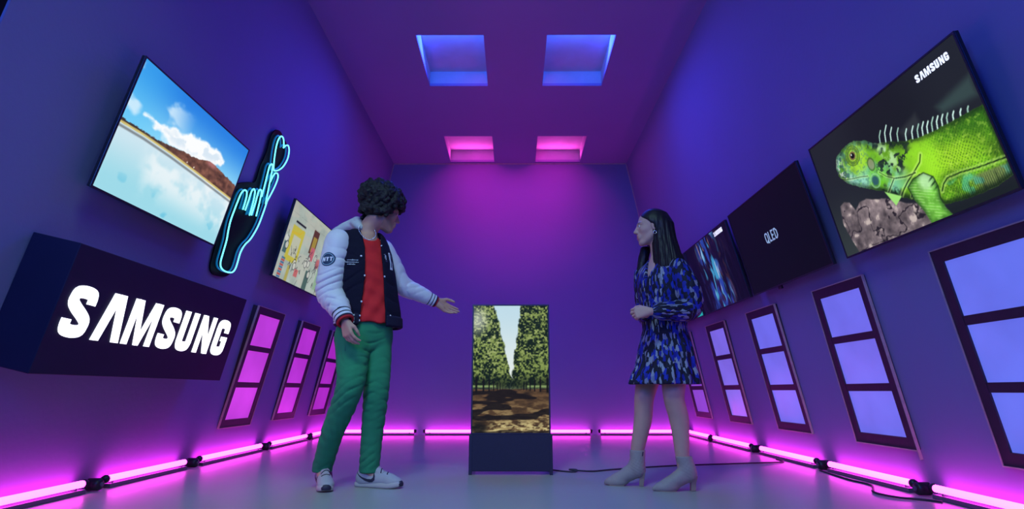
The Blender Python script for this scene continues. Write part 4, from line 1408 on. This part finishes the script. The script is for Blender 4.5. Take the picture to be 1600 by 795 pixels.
# the opening: a wedge through the front, wider at the neck and hem
lt = np.array([-FW[1], FW[0], 0])
sl, X, Y, Z = v.win(v.lo, v.lo + v.h * v.n)
u = (X + .915) * FW[0] + (Y - 3.60) * FW[1]; w_ = (X + .915) * lt[0] + (Y - 3.60) * lt[1]
hw = np.interp(Z.ravel(), [.9, 1.0, 1.2, 1.4, 1.47, 1.56], [.080, .074, .060, .053, .060, .078])[None, None, :]
cen = np.interp(Z.ravel(), [.9, 1.2, 1.5], [-.002, .002, -.01])[None, None, :]
d = np.maximum(np.abs(w_ - cen) - hw, .02 - u).astype(np.float32)
v.put(sl, d, .006, 's')
jacket = v.mesh('jacket', wool_m, man, MO)
bj = surf(jacket)
# hem band: navy knit with white stripes, plain at the plackets
v2 = Vol((-1.20, 3.36, .90), (-.60, 3.86, 1.02), 0.005)
HB = [(.925, -.886, 3.60, .145, .200), (.935, -.886, 3.60, .157, .212), (.985, -.89, 3.60, .158, .213), (.995, -.89, 3.60, .152, .207)]
v2.loft(HB, FW)
v2.loft([(.90, -.886, 3.60, .14, .195), (1.02, -.89, 3.60, .14, .195)], FW, 0, 's', .006)
sl, X, Y, Z = v2.win(v2.lo, v2.lo + v2.h * v2.n)
u = (X + .915) * FW[0] + (Y - 3.60) * FW[1]; w_ = (X + .915) * lt[0] + (Y - 3.60) * lt[1]
v2.put(sl, np.maximum(np.abs(w_ + .002) - .082, .02 - u).astype(np.float32), .004, 's')


def hem_col(P):
    z = P[:, 2]
    sw_ = (P[:, 0] + .915) * lt[0] + (P[:, 1] - 3.60) * lt[1]
    w = np.where(sw_ > 0, 0, -sw_)
    st = (((z > .938) & (z < .950)) | ((z > .957) & (z < .972)) | ((z > .979) & (z < .987)))
    f = ((P[:, 0] + .915) * FW[0] + (P[:, 1] - 3.6) * FW[1]) > 0
    white = st & ~((w < .110) & f)
    return np.where(white[:, None], np.array([[.62, .62, .68]]), np.array([[.013, .012, .032]]))


v2.mesh('hem_band', knit_m, jacket, MO, hem_col, relax=0)

# sleeves
NAVY, WHT, RED = (.013, .012, .032), (.62, .62, .68), (.46, .02, .028)


def cuff_col(t):
    if t > .90: return RED
    s = [(.0, .08), (.24, .36), (.54, .64), (.80, .90)]
    return NAVY if any(a <= t <= c for a, c in s) else WHT


def cuff(a, b_, r0, r1, par):
    prof = [(0.0, r0 * .9)]
    n = 26
    for i in range(n + 1):
        t = i / n
        prof.append((t, (r0 + (r1 - r0) * t) * (1 + .012 * math.sin(t * 60)) * (1 if t < .9 else .94)))
    prof += [(1.0, r1 * .7), (.9, r1 * .68)]
    return lathe('cuff', a, b_, prof, knit_m, par, MO, 28, cuff_col)


sleeves = []
for side, rr in (('r', (.079, .078, .078, .064, .056)), ('l', (.070, .068, .064, .052, .045))):
    A, E_, Wr = J[side + 'sh'], J[side + 'elb'], J[side + 'wri']
    v = Vol(np.minimum(np.minimum(A, E_), Wr) - .12, np.maximum(np.maximum(A, E_), Wr) + .12, 0.0045)
    w2 = E_ + (Wr - E_) * (.70 if side == 'r' else .78)
    o_ = V3(-.012, -.004, 0) if side == 'r' else V3(0, 0, 0)
    v.chain([A + V3(0, 0, -.002), (A + E_) / 2 + o_, E_ + o_ * .8, E_ + (Wr - E_) * .5, w2], rr, .01)
    if side == 'r':
        FL = ((E_ + V3(0, -.04, .03), (.5, 0, 1), .014, .062, .09, 0, 26), (E_ + V3(.02, -.04, -.06), (.6, 0, -1), .013, .055, .08, 2, 20), (A + V3(.02, -.03, -.10), (.4, 0, 1), .008, .08, .10, 1, 30), ((E_ + Wr) / 2 + V3(0, -.02, -.02), (.5, 0, -1), .010, .05, .08, 1, 20))
    else:
        FL = ((E_, (.6, 0, -.8), .007, .05, .09, 0, 26), ((E_ + Wr) / 2, (1, 0, -.5), .006, .055, .09, 2, 30), ((A + E_) / 2, (.5, 0, -1), .006, .06, .10, 4, 30))
    for c, ax, amp, wv, R_, ph, tw in FL:
        v.wob(*folds(c, ax, amp, wv, R_, ph, tw))
    if side == 'l':      # keep the sleeve head outside the jacket's own shoulder
        v.box(A - V3(.075, .0, 0), (.05, .2, .2), None, 0, .004, 's')
    sl_o = v.mesh('sleeve', leather_m, jacket, MO)
    sleeves.append(sl_o)
    d = unit(Wr - E_)
    cuff(w2 - d * .006, w2 + d * (.096 if side == 'r' else .072), rr[4] * .99, rr[4] * (.93 if side == 'r' else .86), sl_o)

# hood lying behind the neck
v = Vol((-1.26, 3.46, 1.44), (-.86, 3.84, 1.72), 0.005)
v.chain([V3(-.966, 3.545, 1.548), V3(-.995, 3.60, 1.588), V3(-1.015, 3.66, 1.606), V3(-1.06, 3.70, 1.595)], [.024, .030, .036, .04], .02)
v.chain([V3(-1.015, 3.65, 1.600), V3(-1.075, 3.66, 1.585), V3(-1.135, 3.65, 1.548), V3(-1.165, 3.63, 1.520)], [.036, .034, .028, .020], .03)
v.chain([V3(-1.02, 3.70, 1.56), V3(-.95, 3.72, 1.545), V3(-.89, 3.69, 1.52), V3(-.865, 3.65, 1.50)], [.04, .045, .035, .02], .03)
v.ell(V3(-1.015, 3.735, 1.515), (.095, .045, .095), None, .04)
v.wob(*folds(V3(-1.05, 3.6, 1.58), (1, .3, .2), .006, .07, .12, 0, 20))
v.mesh('hood', hood_m, jacket, MO)

# badge, lettering, snaps
bs = surf(sleeves[0])
pc = V3(-1.094, 3.40, 1.308)
ex, ey = (.93, -.25, .06), (-.05, .05, 1)
p_ = decal(bs, pc, ex, ey, [disc(.043)], .0012, MO, 'sleeve_badge', mat('navy_badge', (.012, .035, .085, 1), .7, nscale=30), sleeves[0])
ring = [[(a * math.cos(t), a * math.sin(t)) for a, t in ((.033, i * .2618), (.037, i * .2618), (.037, (i + 1) * .2618), (.033, (i + 1) * .2618))] for i in range(24)]
decal(bs, pc, ex, ey, ring, .0035, MO, 'badge_ring', mat('pale_badge_ring', (.22, .36, .45, 1), .7, nscale=30), p_)


def tiny_word(seq, h, st=.2):
    polys = []
    tw = (seq[-1][1] + seq[-1][2]) * h
    for ch, dx, w in seq:
        for it in letter(ch, w, st):
            if it[0] == 'p':
                polys.append([((dx + x) * h - tw / 2, (y - .5) * h) for x, y in it[1]])
            else:
                pts = it[1]
                for (ax, ay), (bx, by) in zip(pts[:-1], pts[1:]):
                    L = math.hypot(bx - ax, by - ay) + 1e-9
                    nx, ny = -(by - ay) / L * it[2] / 2, (bx - ax) / L * it[2] / 2
                    polys.append([((dx + x) * h - tw / 2, (y - .5) * h) for x, y in ((ax + nx, ay + ny), (ax - nx, ay - ny), (bx - nx, by - ny), (bx + nx, by + ny))])
    return polys


decal(bs, pc, ex, ey, tiny_word([('N', 0, .7), ('Y', .85, .7), ('T', 1.7, .6)], .026, .24), .0045, MO, 'badge_letters', white_m, p_)
# three lines of small embroidered script on the chest (too small to read)
sx = []
rs = np.random.RandomState(4)
for ln, (x0, x1, y0) in enumerate([(-.032, .030, .013), (-.040, .034, 0.0), (-.030, .012, -.013)]):
    x = x0
    while x < x1:
        w = rs.uniform(.004, .009)
        hgt = rs.uniform(.0022, .0050)
        sx.append([(x, y0 - .0011 - .0008), (x + w, y0 - .0011 + .0004), (x + w, y0 + .0013 + .0004), (x, y0 + .0013 - .0008)])
        if rs.rand() < .55: sx.append([(x + w * .4, y0 - hgt), (x + w * .4 + .0018, y0 - hgt), (x + w * .4 + .003, y0 + hgt), (x + w * .4 + .0012, y0 + hgt)])
        x += w + rs.uniform(.0005, .0022)
EXC = (.90, .40, 0)
decal(bj, V3(-.965, 3.44, 1.302), EXC, (0, 0, 1), sx, .0015, MO, 'chest_script', white_m, jacket)
# chenille letter, half hidden on the far front panel
bp = decal(bj, V3(-.730, 3.50, 1.34), (.93, .36, 0), (0, 0, 1), [[(-.02, .055), (-.005, .055), (.002, .015), (.012, .055), (.028, .055), (.01, -.01), (.012, -.055), (-.006, -.055), (-.006, -.012)]], .0015, MO, 'chest_letter', white_m, jacket)
decal(bj, V3(-.730, 3.50, 1.345), (.93, .36, 0), (0, 0, 1), [[(-.012, .045), (-.008, .045), (.004, .0), (.018, .045), (.021, .045), (.006, -.012), (.006, -.045), (.0, -.045), (.0, -.012)]], .0030, MO, 'letter_inset', dark_m, bp)
for q in (V3(-.968, 3.49, 1.475), V3(-.915, 3.44, 1.345), V3(-.875, 3.44, 1.225), V3(-.872, 3.43, 1.065), V3(-.875, 3.43, .985), V3(-.882, 3.43, .950), V3(-.775, 3.50, 1.235), V3(-.83, 3.50, 1.44), V3(-.72, 3.52, 1.0)):
    n_ = bj.find_nearest(Vector(q))
    B = MB(); B.sphere((0, 0, 0), (.0062, .0062, .0036), 10, 6)
    s_ = B.build('snap_button', pearl_m, jacket, True)
    s_.location = n_[0] + n_[1] * .001 - Vector(MO)
    s_.rotation_euler = n_[1].to_track_quat('Z', 'Y').to_euler()

# necklace resting on neck and shirt
pts = spline([(-.958, 3.535, 1.560), (-.956, 3.500, 1.520), (-.936, 3.475, 1.488), (-.905, 3.455, 1.455), (-.875, 3.455, 1.443), (-.853, 3.475, 1.462), (-.850, 3.505, 1.495), (-.868, 3.545, 1.53), (-.885, 3.60, 1.552), (-.92, 3.63, 1.562), (-.95, 3.60, 1.566)], 9, True)
B = MB()
for i, q in enumerate(pts):
    B.sphere(Vector(q) - Vector(MO), (.0032, .0032, .0028), 6, 4)
nk = B.build('necklace', silver_m, man, True)
nk['kind'] = 'stuff'

# sneakers
def sneaker(heel, dirn, side_out, lift=0.0):
    d = unit((dirn[0], dirn[1], 0)); l = np.array([-d[1], d[0], 0]); o0 = np.array([heel[0], heel[1], 0.0])
    g = lambda a, b_, z: o0 + d * a + l * b_ + np.array([0, 0, z])
    ax = np.array([d, l, [0, 0, 1]])
    v = Vol(np.minimum(g(-.05, -.08, 0), g(.34, .08, .16)) - .09, np.maximum(g(-.05, -.08, 0), g(.34, .08, .16)) + .09, 0.0035)
    v.ell(g(.048, 0, .050), (.050, .037, .050), ax)
    v.cap(g(.05, 0, .045), g(.21, 0, .036), .040, .037, .03)
    v.ell(g(.235, 0.004, .034), (.056, .044, .030), ax, .03)
    v.ell(g(.150, 0, .055), (.080, .034, .030), ax, .03)
    v.chain([g(.052, 0, .06), g(.062, 0, .118)], [.041, .043], .02)
    v.chain([g(.095, 0, .112), g(.150, 0, .078), g(.19, 0, .060)], [.026, .024, .018], .015)     # tongue
    v.ell(g(.058, 0, .150), (.040, .030, .030), ax, .008, 's')                                  # opening
    v.cutz(.020)
    sh = v.mesh('shoe', shoe_m, man, MO)
    # sole
    B = MB()
    prof = [(-.006, .0), (.0, .027), (.03, .037), (.09, .036), (.15, .040), (.22, .046), (.265, .040), (.288, .022), (.294, 0)]
    ol = [(a, w) for a, w in prof] + [(a, -w) for a, w in prof[-2:0:-1]]
    ol = [p[:2] for p in spline([(a, w, 0) for a, w in ol], 3, True)]
    k = len(ol)
    for z, s_ in ((.001, .97), (.012, 1.03), (.026, 1.0), (.030, .93)):
        for a, w in ol:
            q = g((a - .145) * (s_ if s_ < 1 else 1 + (s_ - 1) * .5) + .145, w * s_, z + max(0, a - .22) * .12 * (1 if z > .02 else .9))
            B.v.append(tuple(q - np.asarray(MO)))
    for i in range(3):
        for j in range(k):
            B.f.append((i * k + j, i * k + (j + 1) % k, (i + 1) * k + (j + 1) % k, (i + 1) * k + j))
    B.f.append(tuple(range(k - 1, -1, -1))); B.f.append(tuple(3 * k + j for j in range(k)))
    B.build('sole', sole_m, sh, True)
    bv = surf(sh)
    # dark toe bumper
    v = Vol(np.minimum(g(.22, -.08, -.02), g(.34, .08, .08)) - .03, np.maximum(g(.22, -.08, -.02), g(.34, .08, .08)) + .03, 0.0035)
    v.ell(g(.266, .002, .022), (.034, .036, .028), ax)
    v.box(g(.238, 0, .03), (.045, .08, .08), ax, 0, .003, 's')
    v.cutz(.012)
    v.mesh('toe_bumper', dark_m, sh, MO)
    # curved side stripe
    sw = [(.010, .088), (.022, .080), (.060, .060), (.092, .050), (.118, .050), (.128, .060), (.124, .088), (.138, .068), (.140, .046), (.126, .034), (.104, .032), (.078, .040), (.045, .060), (.018, .080)]
    for sgn in side_out:
        n_ = l * sgn
        e_x = np.cross([0, 0, 1.0], n_)
        dd = 1 if e_x @ d > 0 else -1
        decal(bv, g(0, sgn * .07, 0), e_x, (0, 0, 1), [[(x * dd, y) for x, y in sw]], .0012, MO, 'side_stripe', dark_m, sh, .2)
    # laces
    for i in range(5):
        a = .118 + i * .021
        z0 = .120 - i * .010
        pts = []
        for t in np.linspace(-1, 1, 7):
            q = g(a + .008 * t * (1 if i % 2 else -1), t * .024, z0 + .03)
            h_ = bv.ray_cast(Vector(q), Vector((0, 0, -1)), .2)
            pts.append(tuple((h_[0] if h_[0] is not None else Vector(q) - Vector((0, 0, .05))) + Vector((0, 0, .001)) - Vector(MO)))
        B = MB(); B.tube(pts, .0032, 6); B.build('lace', sole_m if i % 2 else dark_m, sh, True)
    return sh


sneaker((-.935, 3.715), (.95, -.27), (-1, 1))
sneaker((-1.150, 3.755), (.34, -.90), (-1, 1))

# ------------------------------------------------------------------ the woman
WO = (0.92, 3.66, 0.0)
wom = empty('person', WO, 'woman with long dark hair in a blue patterned dress and beige heeled boots', 'person')
WF = V3(-.85, -.53, 0); WL = V3(.53, -.85, 0)
K = dict(head=V3(.888, 3.665, 1.578), neck=V3(.925, 3.665, 1.375), lsh=V3(1.003, 3.535, 1.285), lelb=V3(1.048, 3.500, 1.005), lwri=V3(.800, 3.432, 1.005), rsh=V3(.845, 3.790, 1.290), relb=V3(.872, 3.820, 1.03), rwri=V3(.800, 3.560, 1.005),
         rhip=V3(.875, 3.73, .748), rkne=V3(.797, 3.71, .508), rcalf=V3(.786, 3.722, .385), rank=V3(.745, 3.738, .18), lhip=V3(.976, 3.600, .742), lkne=V3(.939, 3.56, .510), lcalf=V3(.964, 3.572, .395), lank=V3(.968, 3.56, .175))
KR = frame((-.995, .06, -.03))
v = Vol((.52, 3.30, .03), (1.22, 3.98, 1.74), 0.004)
wp = head(v, K['head'], KR, s=.965, fem=True)
v.chain([K['neck'] + V3(.0, .0, -.05), K['neck'] + V3(.0, .0, .03), wp(-.03, 0, -.06)], [.058, .048, .047], .025)
v.loft([(.72, .93, 3.66, .12, .15), (.92, .932, 3.66, .10, .125), (1.08, .932, 3.66, .098, .13), (1.20, .932, 3.66, .115, .148), (1.28, .932, 3.663, .092, .150), (1.34, .93, 3.665, .062, .10), (1.37, .928, 3.665, .05, .06)], WF, .02)
for a, e, w in (('rsh', 'relb', 'rwri'), ('lsh', 'lelb', 'lwri')):
    v.chain([K[a], K[e], K[w]], [.040, .032, .022], .03)
v.chain([K['rhip'], (K['rhip'] + K['rkne']) / 2 + V3(-.005, 0, 0), K['rkne'], K['rcalf'], V3(.756, 3.735, .25), K['rank'], V3(.755, 3.735, .09)], [.085, .070, .057, .053, .042, .035, .034], .02)
v.chain([K['lhip'], (K['lhip'] + K['lkne']) / 2 + V3(-.005, 0, 0), K['lkne'], K['lcalf'], V3(.968, 3.566, .26), K['lank'], V3(.975, 3.56, .08)], [.085, .072, .058, .056, .043, .036, .034], .02)
for kn in (K['rkne'], K['lkne']):
    v.ell(kn + V3(-.025, -.02, .0), (.032, .032, .036), None, .02)
hand(v, K['lwri'] + V3(-.010, .002, 0), (-.93, .34, -.10), (.30, .92, -.1), (0, -.1, 1), (.55, .62, .68, .74), .88, .02, .5, .5)
hand(v, K['rwri'] + V3(-.006, -.01, .002), (-.80, -.58, -.02), (.35, -.60, -.62), (.2, -.2, 1), (.5, .55, .6, .65), .88, .02, .4, .4)


def wom_skin(P):
    c = np.tile(SKIN_W, (len(P), 1))
    q = (P - K['head']) @ KR.T / .965
    lips = np.exp(-((q[:, 0] - .097) / .013) ** 2 - (q[:, 1] / .020) ** 2 - ((q[:, 2] + .067) / .0095) ** 2)
    c = c * (1 - .8 * lips[:, None]) + np.array([.34, .07, .10]) * .8 * lips[:, None]
    brow = np.exp(-((q[:, 2] - .027) / .0042) ** 2 - ((np.abs(q[:, 1]) - .032) / .017) ** 2) * (q[:, 0] > .05)
    lash = np.exp(-((q[:, 2] - .010) / .003) ** 2 - ((np.abs(q[:, 1]) - .032) / .013) ** 2) * (q[:, 0] > .07)
    return c * (1 - .85 * np.clip(brow + lash, 0, 1)[:, None])


v.mesh('body', skin_m, wom, WO, wom_skin)
for e in (-1, 1):
    B = MB(); B.sphere(Vector(wp(.0785, e * .031, .003)) - Vector(WO), .0114, 12, 8)
    ey = B.build('eye', eye_m, wom, True)
    B = MB(); B.sphere(Vector(wp(.0868, e * .031, .003)) - Vector(WO), .0050, 10, 6); B.build('iris', iris_m, ey, True)
B = MB()
eb = Vector(wp(-.004, -.082 if (wp(0, -.08, 0)[1] < wp(0, .08, 0)[1]) else .082, -.045)) - Vector(WO)
B.tube([(eb.x + .009 * math.cos(t), eb.y - .004, eb.z - .009 + .011 * math.sin(t)) for t in np.linspace(0, 2 * math.pi, 14)[:-1]], .0016, 5, True)
B.sphere(eb, .0032, 6, 4)
B.build('earring', silver_m, wom, True)

# long straight hair
whair_m = mat('long_dark_hair', (0.011, 0.007, 0.012, 1), 0.5, nscale=40, namt=0.4, spec=0.3)
v = Vol((.72, 3.40, 1.22), (1.18, 3.90, 1.74), 0.004)
v.ell(K['head'] + V3(.022, 0, .030), (.103, .088, .096), None)
v.loft([(1.265, .985, 3.625, .100, .125), (1.32, .982, 3.635, .104, .128), (1.40, .966, 3.648, .088, .118), (1.50, .955, 3.660, .082, .103), (1.60, .942, 3.664, .088, .094), (1.66, .925, 3.665, .06, .06)], (1, 0, 0), .03)
v.chain([V3(.875, 3.757, 1.50), V3(.852, 3.775, 1.40), V3(.818, 3.765, 1.29)], [.028, .030, .018], .02)
sl, X, Y, Z = v.win(v.lo, v.lo + v.h * v.n)
hx = K['head'][0]
face = np.maximum(X - (hx - .004), (Z - (1.656 - .90 * (X - .80))) / 1.34)
face = np.maximum(face, 1.47 - Z + 0 * X)
v.put(sl, face.astype(np.float32), .006, 's')
low = np.maximum(np.maximum(X - .880, Z - 1.48), np.abs(Y - 3.62) - .12)
v.put(sl, low.astype(np.float32), .004, 's')


def strands(X, Y, Z):
    a = np.arctan2(Y - 3.66, X - .95)
    k = np.clip((1.66 - Z) / .12, 0, 1)
    return k * (.0026 * np.sin(a * 17 + 1.5 * np.sin(Z * 9) + 1) + .0013 * np.sin(a * 61 + 2 * np.sin(Z * 11)) + .0007 * np.sin(a * 120 + np.sin(Z * 19)))


v.wob(strands, v.lo, v.lo + v.h * v.n)
v.wob(lambda X, Y, Z: np.where(Z < 1.30, (.02 * np.clip(1.30 - Z, 0, 1) / .05) * (.5 + .5 * np.sin(np.arctan2(Y - 3.63, X - .98) * 23)), 0), v.lo, v.lo + v.h * v.n)
v.mesh('hair', whair_m, wom, WO, relax=0)

# dress: printed fabric
def print_mat():
    m = bpy.data.materials.new('brushstroke_print')
    m.use_nodes = True
    nt = m.node_tree
    b_ = nt.nodes['Principled BSDF']
    b_.inputs['Roughness'].default_value = 0.7
    b_.inputs['Specular IOR Level'].default_value = 0.25
    tc = nt.nodes.new('ShaderNodeTexCoord')
    at = nt.nodes.new('ShaderNodeAttribute'); at.attribute_name = 'weave'
    mp = nt.nodes.new('ShaderNodeMapping'); mp.inputs['Scale'].default_value = (1, 1, 1)
    nt.links.new(at.outputs['Vector'], mp.inputs['Vector'])
    nz = nt.nodes.new('ShaderNodeTexNoise'); nz.inputs['Scale'].default_value = 1.1; nz.inputs['Detail'].default_value = 2
    nt.links.new(mp.outputs[0], nz.inputs['Vector'])
    ad = nt.nodes.new('ShaderNodeVectorMath'); ad.operation = 'MULTIPLY_ADD'
    nt.links.new(nz.outputs['Color'], ad.inputs[0]); ad.inputs[1].default_value = (1.0, 1.0, 1.0); nt.links.new(mp.outputs[0], ad.inputs[2])
    vo = nt.nodes.new('ShaderNodeTexVoronoi'); vo.inputs['Scale'].default_value = 1.0; vo.inputs['Randomness'].default_value = 0.9
    nt.links.new(ad.outputs[0], vo.inputs['Vector'])
    cr = nt.nodes.new('ShaderNodeValToRGB'); cr.color_ramp.interpolation = 'CONSTANT'
    cols = [(0.0, (.010, .009, .026, 1)), (.34, (.012, .018, .26, 1)), (.55, (.010, .009, .024, 1)), (.72, (.27, .28, .36, 1)), (.83, (.015, .03, .36, 1)), (.92, (.19, .20, .30, 1))]
    e = cr.color_ramp.elements
    e[0].position, e[0].color = cols[0]
    e[1].position, e[1].color = cols[1]
    for p_, c_ in cols[2:]:
        x = e.new(p_); x.color = c_
    sp = nt.nodes.new('ShaderNodeSeparateColor')
    nt.links.new(vo.outputs['Color'], sp.inputs[0]); nt.links.new(sp.outputs[0], cr.inputs['Fac'])
    nt.links.new(cr.outputs[0], b_.inputs['Base Color'])
    return m


dress_m = print_mat()


def weave(o, fn):
    """store fabric coordinates on the vertices so the print runs along the cloth"""
    n = len(o.data.vertices)
    P = np.zeros(n * 3); o.data.vertices.foreach_get('co', P)
    P = P.reshape(-1, 3) + np.asarray(WO)
    at = o.data.attributes.new('weave', 'FLOAT_VECTOR', 'POINT')
    at.data.foreach_set('vector', fn(P).astype(np.float32).ravel())


DL = [(.590, .908, 3.655, .190, .215), (.64, .912, 3.656, .178, .208), (.70, .920, 3.658, .160, .198), (.80, .928, 3.66, .147, .183), (.88, .932, 3.66, .130, .160), (.925, .934, 3.66, .120, .147), (.96, .934, 3.66, .122, .150), (1.06, .932, 3.66, .124, .158), (1.16, .932, 3.66, .134, .172), (1.22, .932, 3.66, .134, .174), (1.28, .932, 3.663, .112, .170), (1.32, .932, 3.664, .088, .140), (1.36, .93, 3.665, .062, .085)]


def pleat(a, Z):
    g = np.clip((.93 - Z) / .33, 0, 1)
    return 1 + g * (.040 * np.sin(a * 15 + 2 * np.sin(a * 3)) + .022 * np.sin(a * 31 + 1)) + .010 * np.sin(a * 22) * np.exp(-((Z - .93) / .05) ** 2) + np.where(Z < .685, .04, 0) * np.clip((.685 - Z) / .02, 0, 1)


v = Vol((.62, 3.36, .56), (1.24, 4.0, 1.40), 0.005)
v.loft(DL, WF, 0, 'u', 0, pleat)
v.loft([(.55, .908, 3.655, .150, .175), (.66, .915, 3.656, .12, .15)], WF, .01, 's')
v.cap(K['neck'] + WL * .06 + V3(0, 0, -.035), K['lsh'] + V3(0, 0, -.005), .035, .058, .03)
v.cap(K['neck'] - WL * .06 + V3(0, 0, -.035), K['rsh'] + V3(0, 0, -.005), .035, .055, .03)
# V neck
sl, X, Y, Z = v.win(v.lo, v.lo + v.h * v.n)
u = (X - .93) * WF[0] + (Y - 3.66) * WF[1]; w_ = (X - .93) * WL[0] + (Y - 3.66) * WL[1]
v.put(sl, np.maximum((np.abs(w_) - (Z - 1.205) * .36) / 1.06, .01 - u).astype(np.float32), .004, 's')
for c, ax, amp, wv, R_, ph, tw in ((V3(.86, 3.58, 1.05), (.2, 0, 1), .006, .06, .14, 0, 30), (V3(.95, 3.52, 1.12), (.2, 0, 1), .006, .07, .14, 2, 30)):
    v.wob(*folds(c, ax, amp, wv, R_, ph, tw))
dr = v.mesh('dress', dress_m, wom, WO)
weave(dr, lambda P: np.c_[np.arctan2(P[:, 1] - 3.66, P[:, 0] - .93) * .17 * 82, P[:, 2] * 30, np.zeros(len(P))])
for side in 'lr':
    A, E_, Wr = K[side + 'sh'], K[side + 'elb'], K[side + 'wri']
    v = Vol(np.minimum(np.minimum(A, E_), Wr) - .13, np.maximum(np.maximum(A, E_), Wr) + .13, 0.0045)
    w2 = E_ + (Wr - E_) * .86
    if side == 'l':
        v.chain([A, (A + E_) / 2 + V3(.022, -.01, 0), E_ + V3(.000, 0, .030), E_ + (Wr - E_) * .35 + V3(0, 0, .006), E_ + (Wr - E_) * .7 + V3(0, 0, .006), w2], [.062, .078, .071, .058, .053, .034], .02)
    else:
        v.chain([A, (A + E_) / 2, E_, (E_ + Wr) / 2, w2], [.058, .068, .066, .056, .032], .02)
    dd = unit(Wr - E_)
    for c, ax, amp, wv, R_, ph, tw in ((E_ + (Wr - E_) * .45 + V3(0, -.03, 0), (.15, 0, 1), .007, .042, .15, 0, 8), (E_ + V3(0, -.03, .06), (.8, 0, .5), .008, .055, .10, 1, 14), ((A + E_) / 2 + V3(0, -.04, 0), (1, 0, .15), .006, .05, .13, 2, 10)):
        v.wob(*folds(c, ax, amp, wv, R_, ph, tw))
    v.cap(w2 - dd * .01, w2 + dd * .012, .031, .029, .004)
    so = v.mesh('sleeve', dress_m, dr, WO)

    def sw(P, A=A, E_=E_, Wr=Wr):
        d1, d2 = unit(E_ - A), unit(Wr - E_)
        t1 = (P - A) @ d1; t2 = (P - E_) @ d2
        onf = (t2 > 0.02) & (P[:, 2] < E_[2] + .075)
        out = np.zeros((len(P), 3))
        a1 = np.arctan2(P[:, 1] - A[1], P[:, 0] - (A[0] + E_[0]) / 2)
        a2 = np.arctan2(P[:, 2] - E_[2], -(P[:, 1] - E_[1] - (Wr[1] - E_[1]) * np.clip(t2 / .26, 0, 1)))
        out[:, 0] = np.where(onf, a2 * .065 * 82, a1 * .07 * 82); out[:, 1] = np.where(onf, t2 * 30 + 40, t1 * 30); out[:, 2] = 7
        return out
    weave(so, sw)

# heeled ankle boots
boot_m = mat('beige_boot_leather', (0.33, 0.27, 0.25, 1), 0.55, nscale=14, namt=0.08, bump=0.1, bscale=80, spec=0.3)
heel_m = mat('tan_boot_heel', (0.30, 0.21, 0.17, 1), 0.5, nscale=20, namt=0.1)


def boot(top, heel, dirn, Lf):
    d = unit((dirn[0], dirn[1], 0)); l = np.array([-d[1], d[0], 0]); o0 = np.array([heel[0], heel[1], 0.0])
    g = lambda a, b_, z: o0 + d * a + l * b_ + np.array([0, 0, z])
    ax = np.array([d, l, [0, 0, 1]])
    lo = np.minimum(np.minimum(g(-.05, 0, 0), g(Lf, 0, 0)), top) - .09; hi = np.maximum(np.maximum(g(-.05, 0, .1), g(Lf, 0, .1)), top) + .05
    lo[2] = -.02
    v = Vol(lo, hi, 0.0035)
    v.chain([top, (np.asarray(top) + g(.030, 0, .11)) / 2 + V3(0, 0, .0), g(.028, 0, .105), g(.026, 0, .088)], [.0445, .043, .043, .038], .02)
    v.chain([g(.022, 0, .088), g(.075, 0, .066), g(.125, 0, .044), g(.165, 0, .030)], [.034, .036, .034, .030], .02)
    v.chain([g(.155, 0, .024), g(.195, 0, .018), g(Lf - .004, 0, .011)], [.034, .026, .008], .02)
    v.ell(g(.15, 0, .018), (.06, .037, .020), ax, .02)
    v.cap(g(.034, 0, .118), g(.13, 0, .046), .036, .030, .02)
    for z in (.105, .125, .145):
        v.wob(*folds(g(.02, 0, z), (d[0] * .3, d[1] * .3, 1), .0035, .022, .05, z * 90, 25))
    v.cutz(.004)
    v.box(np.asarray(top) + V3(0, 0, .05), (.1, .1, .05), None, 0, .003, 's')
    bo = v.mesh('boot', boot_m, wom, WO)
    B = MB()
    n = len(B.v)
    for z, s_, sh_ in ((.0, .74, .008), (.045, .80, .004), (.082, 1.15, .0)):
        for a, w in ((-.016, -.022), (.020, -.024), (.020, .024), (-.016, .022)):
            B.v.append(tuple(g(a * s_ + sh_, w * s_, z) - np.asarray(WO)))
    for i in range(2):
        for j in range(4):
            B.f.append((i * 4 + j, i * 4 + (j + 1) % 4, i * 4 + 4 + (j + 1) % 4, i * 4 + 4 + j))
    B.f.append((3, 2, 1, 0)); B.f.append((8, 9, 10, 11))
    B.build('heel', heel_m, bo, bevel=.003)
    B = MB()
    ol = [(.11, .030), (.15, .036), (.19, .032), (Lf - .02, .014), (Lf - .002, 0)]
    ol = ol + [(a, -w) for a, w in ol[-2::-1]]
    ol = [p[:2] for p in spline([(a, w, 0) for a, w in ol], 3)]
    B.v = [tuple(g(a, w, z) - np.asarray(WO)) for z in (0, .006) for a, w in ol]
    k = len(ol)
    B.f = [tuple(range(k - 1, -1, -1)), tuple(range(k, 2 * k))] + [(j, (j + 1) % k, k + (j + 1) % k, k + j) for j in range(k)]
    B.build('sole', heel_m, bo)
    return bo


b1 = boot(V3(.748, 3.737, .205), (.768, 3.722), (-.97, .24), .225)
b2 = boot(V3(.972, 3.560, .188), (1.022, 3.552), (-1, .0), .235)
bb = surf(b1)
decal(bb, V3(.768, 3.64, .185), (1, 0, 0), (0, 0, 1), [[(-.005, -.012), (.0, -.013), (.006, .012), (.0, .013)]], .001, WO, 'zip_pull', dark_m, b1)
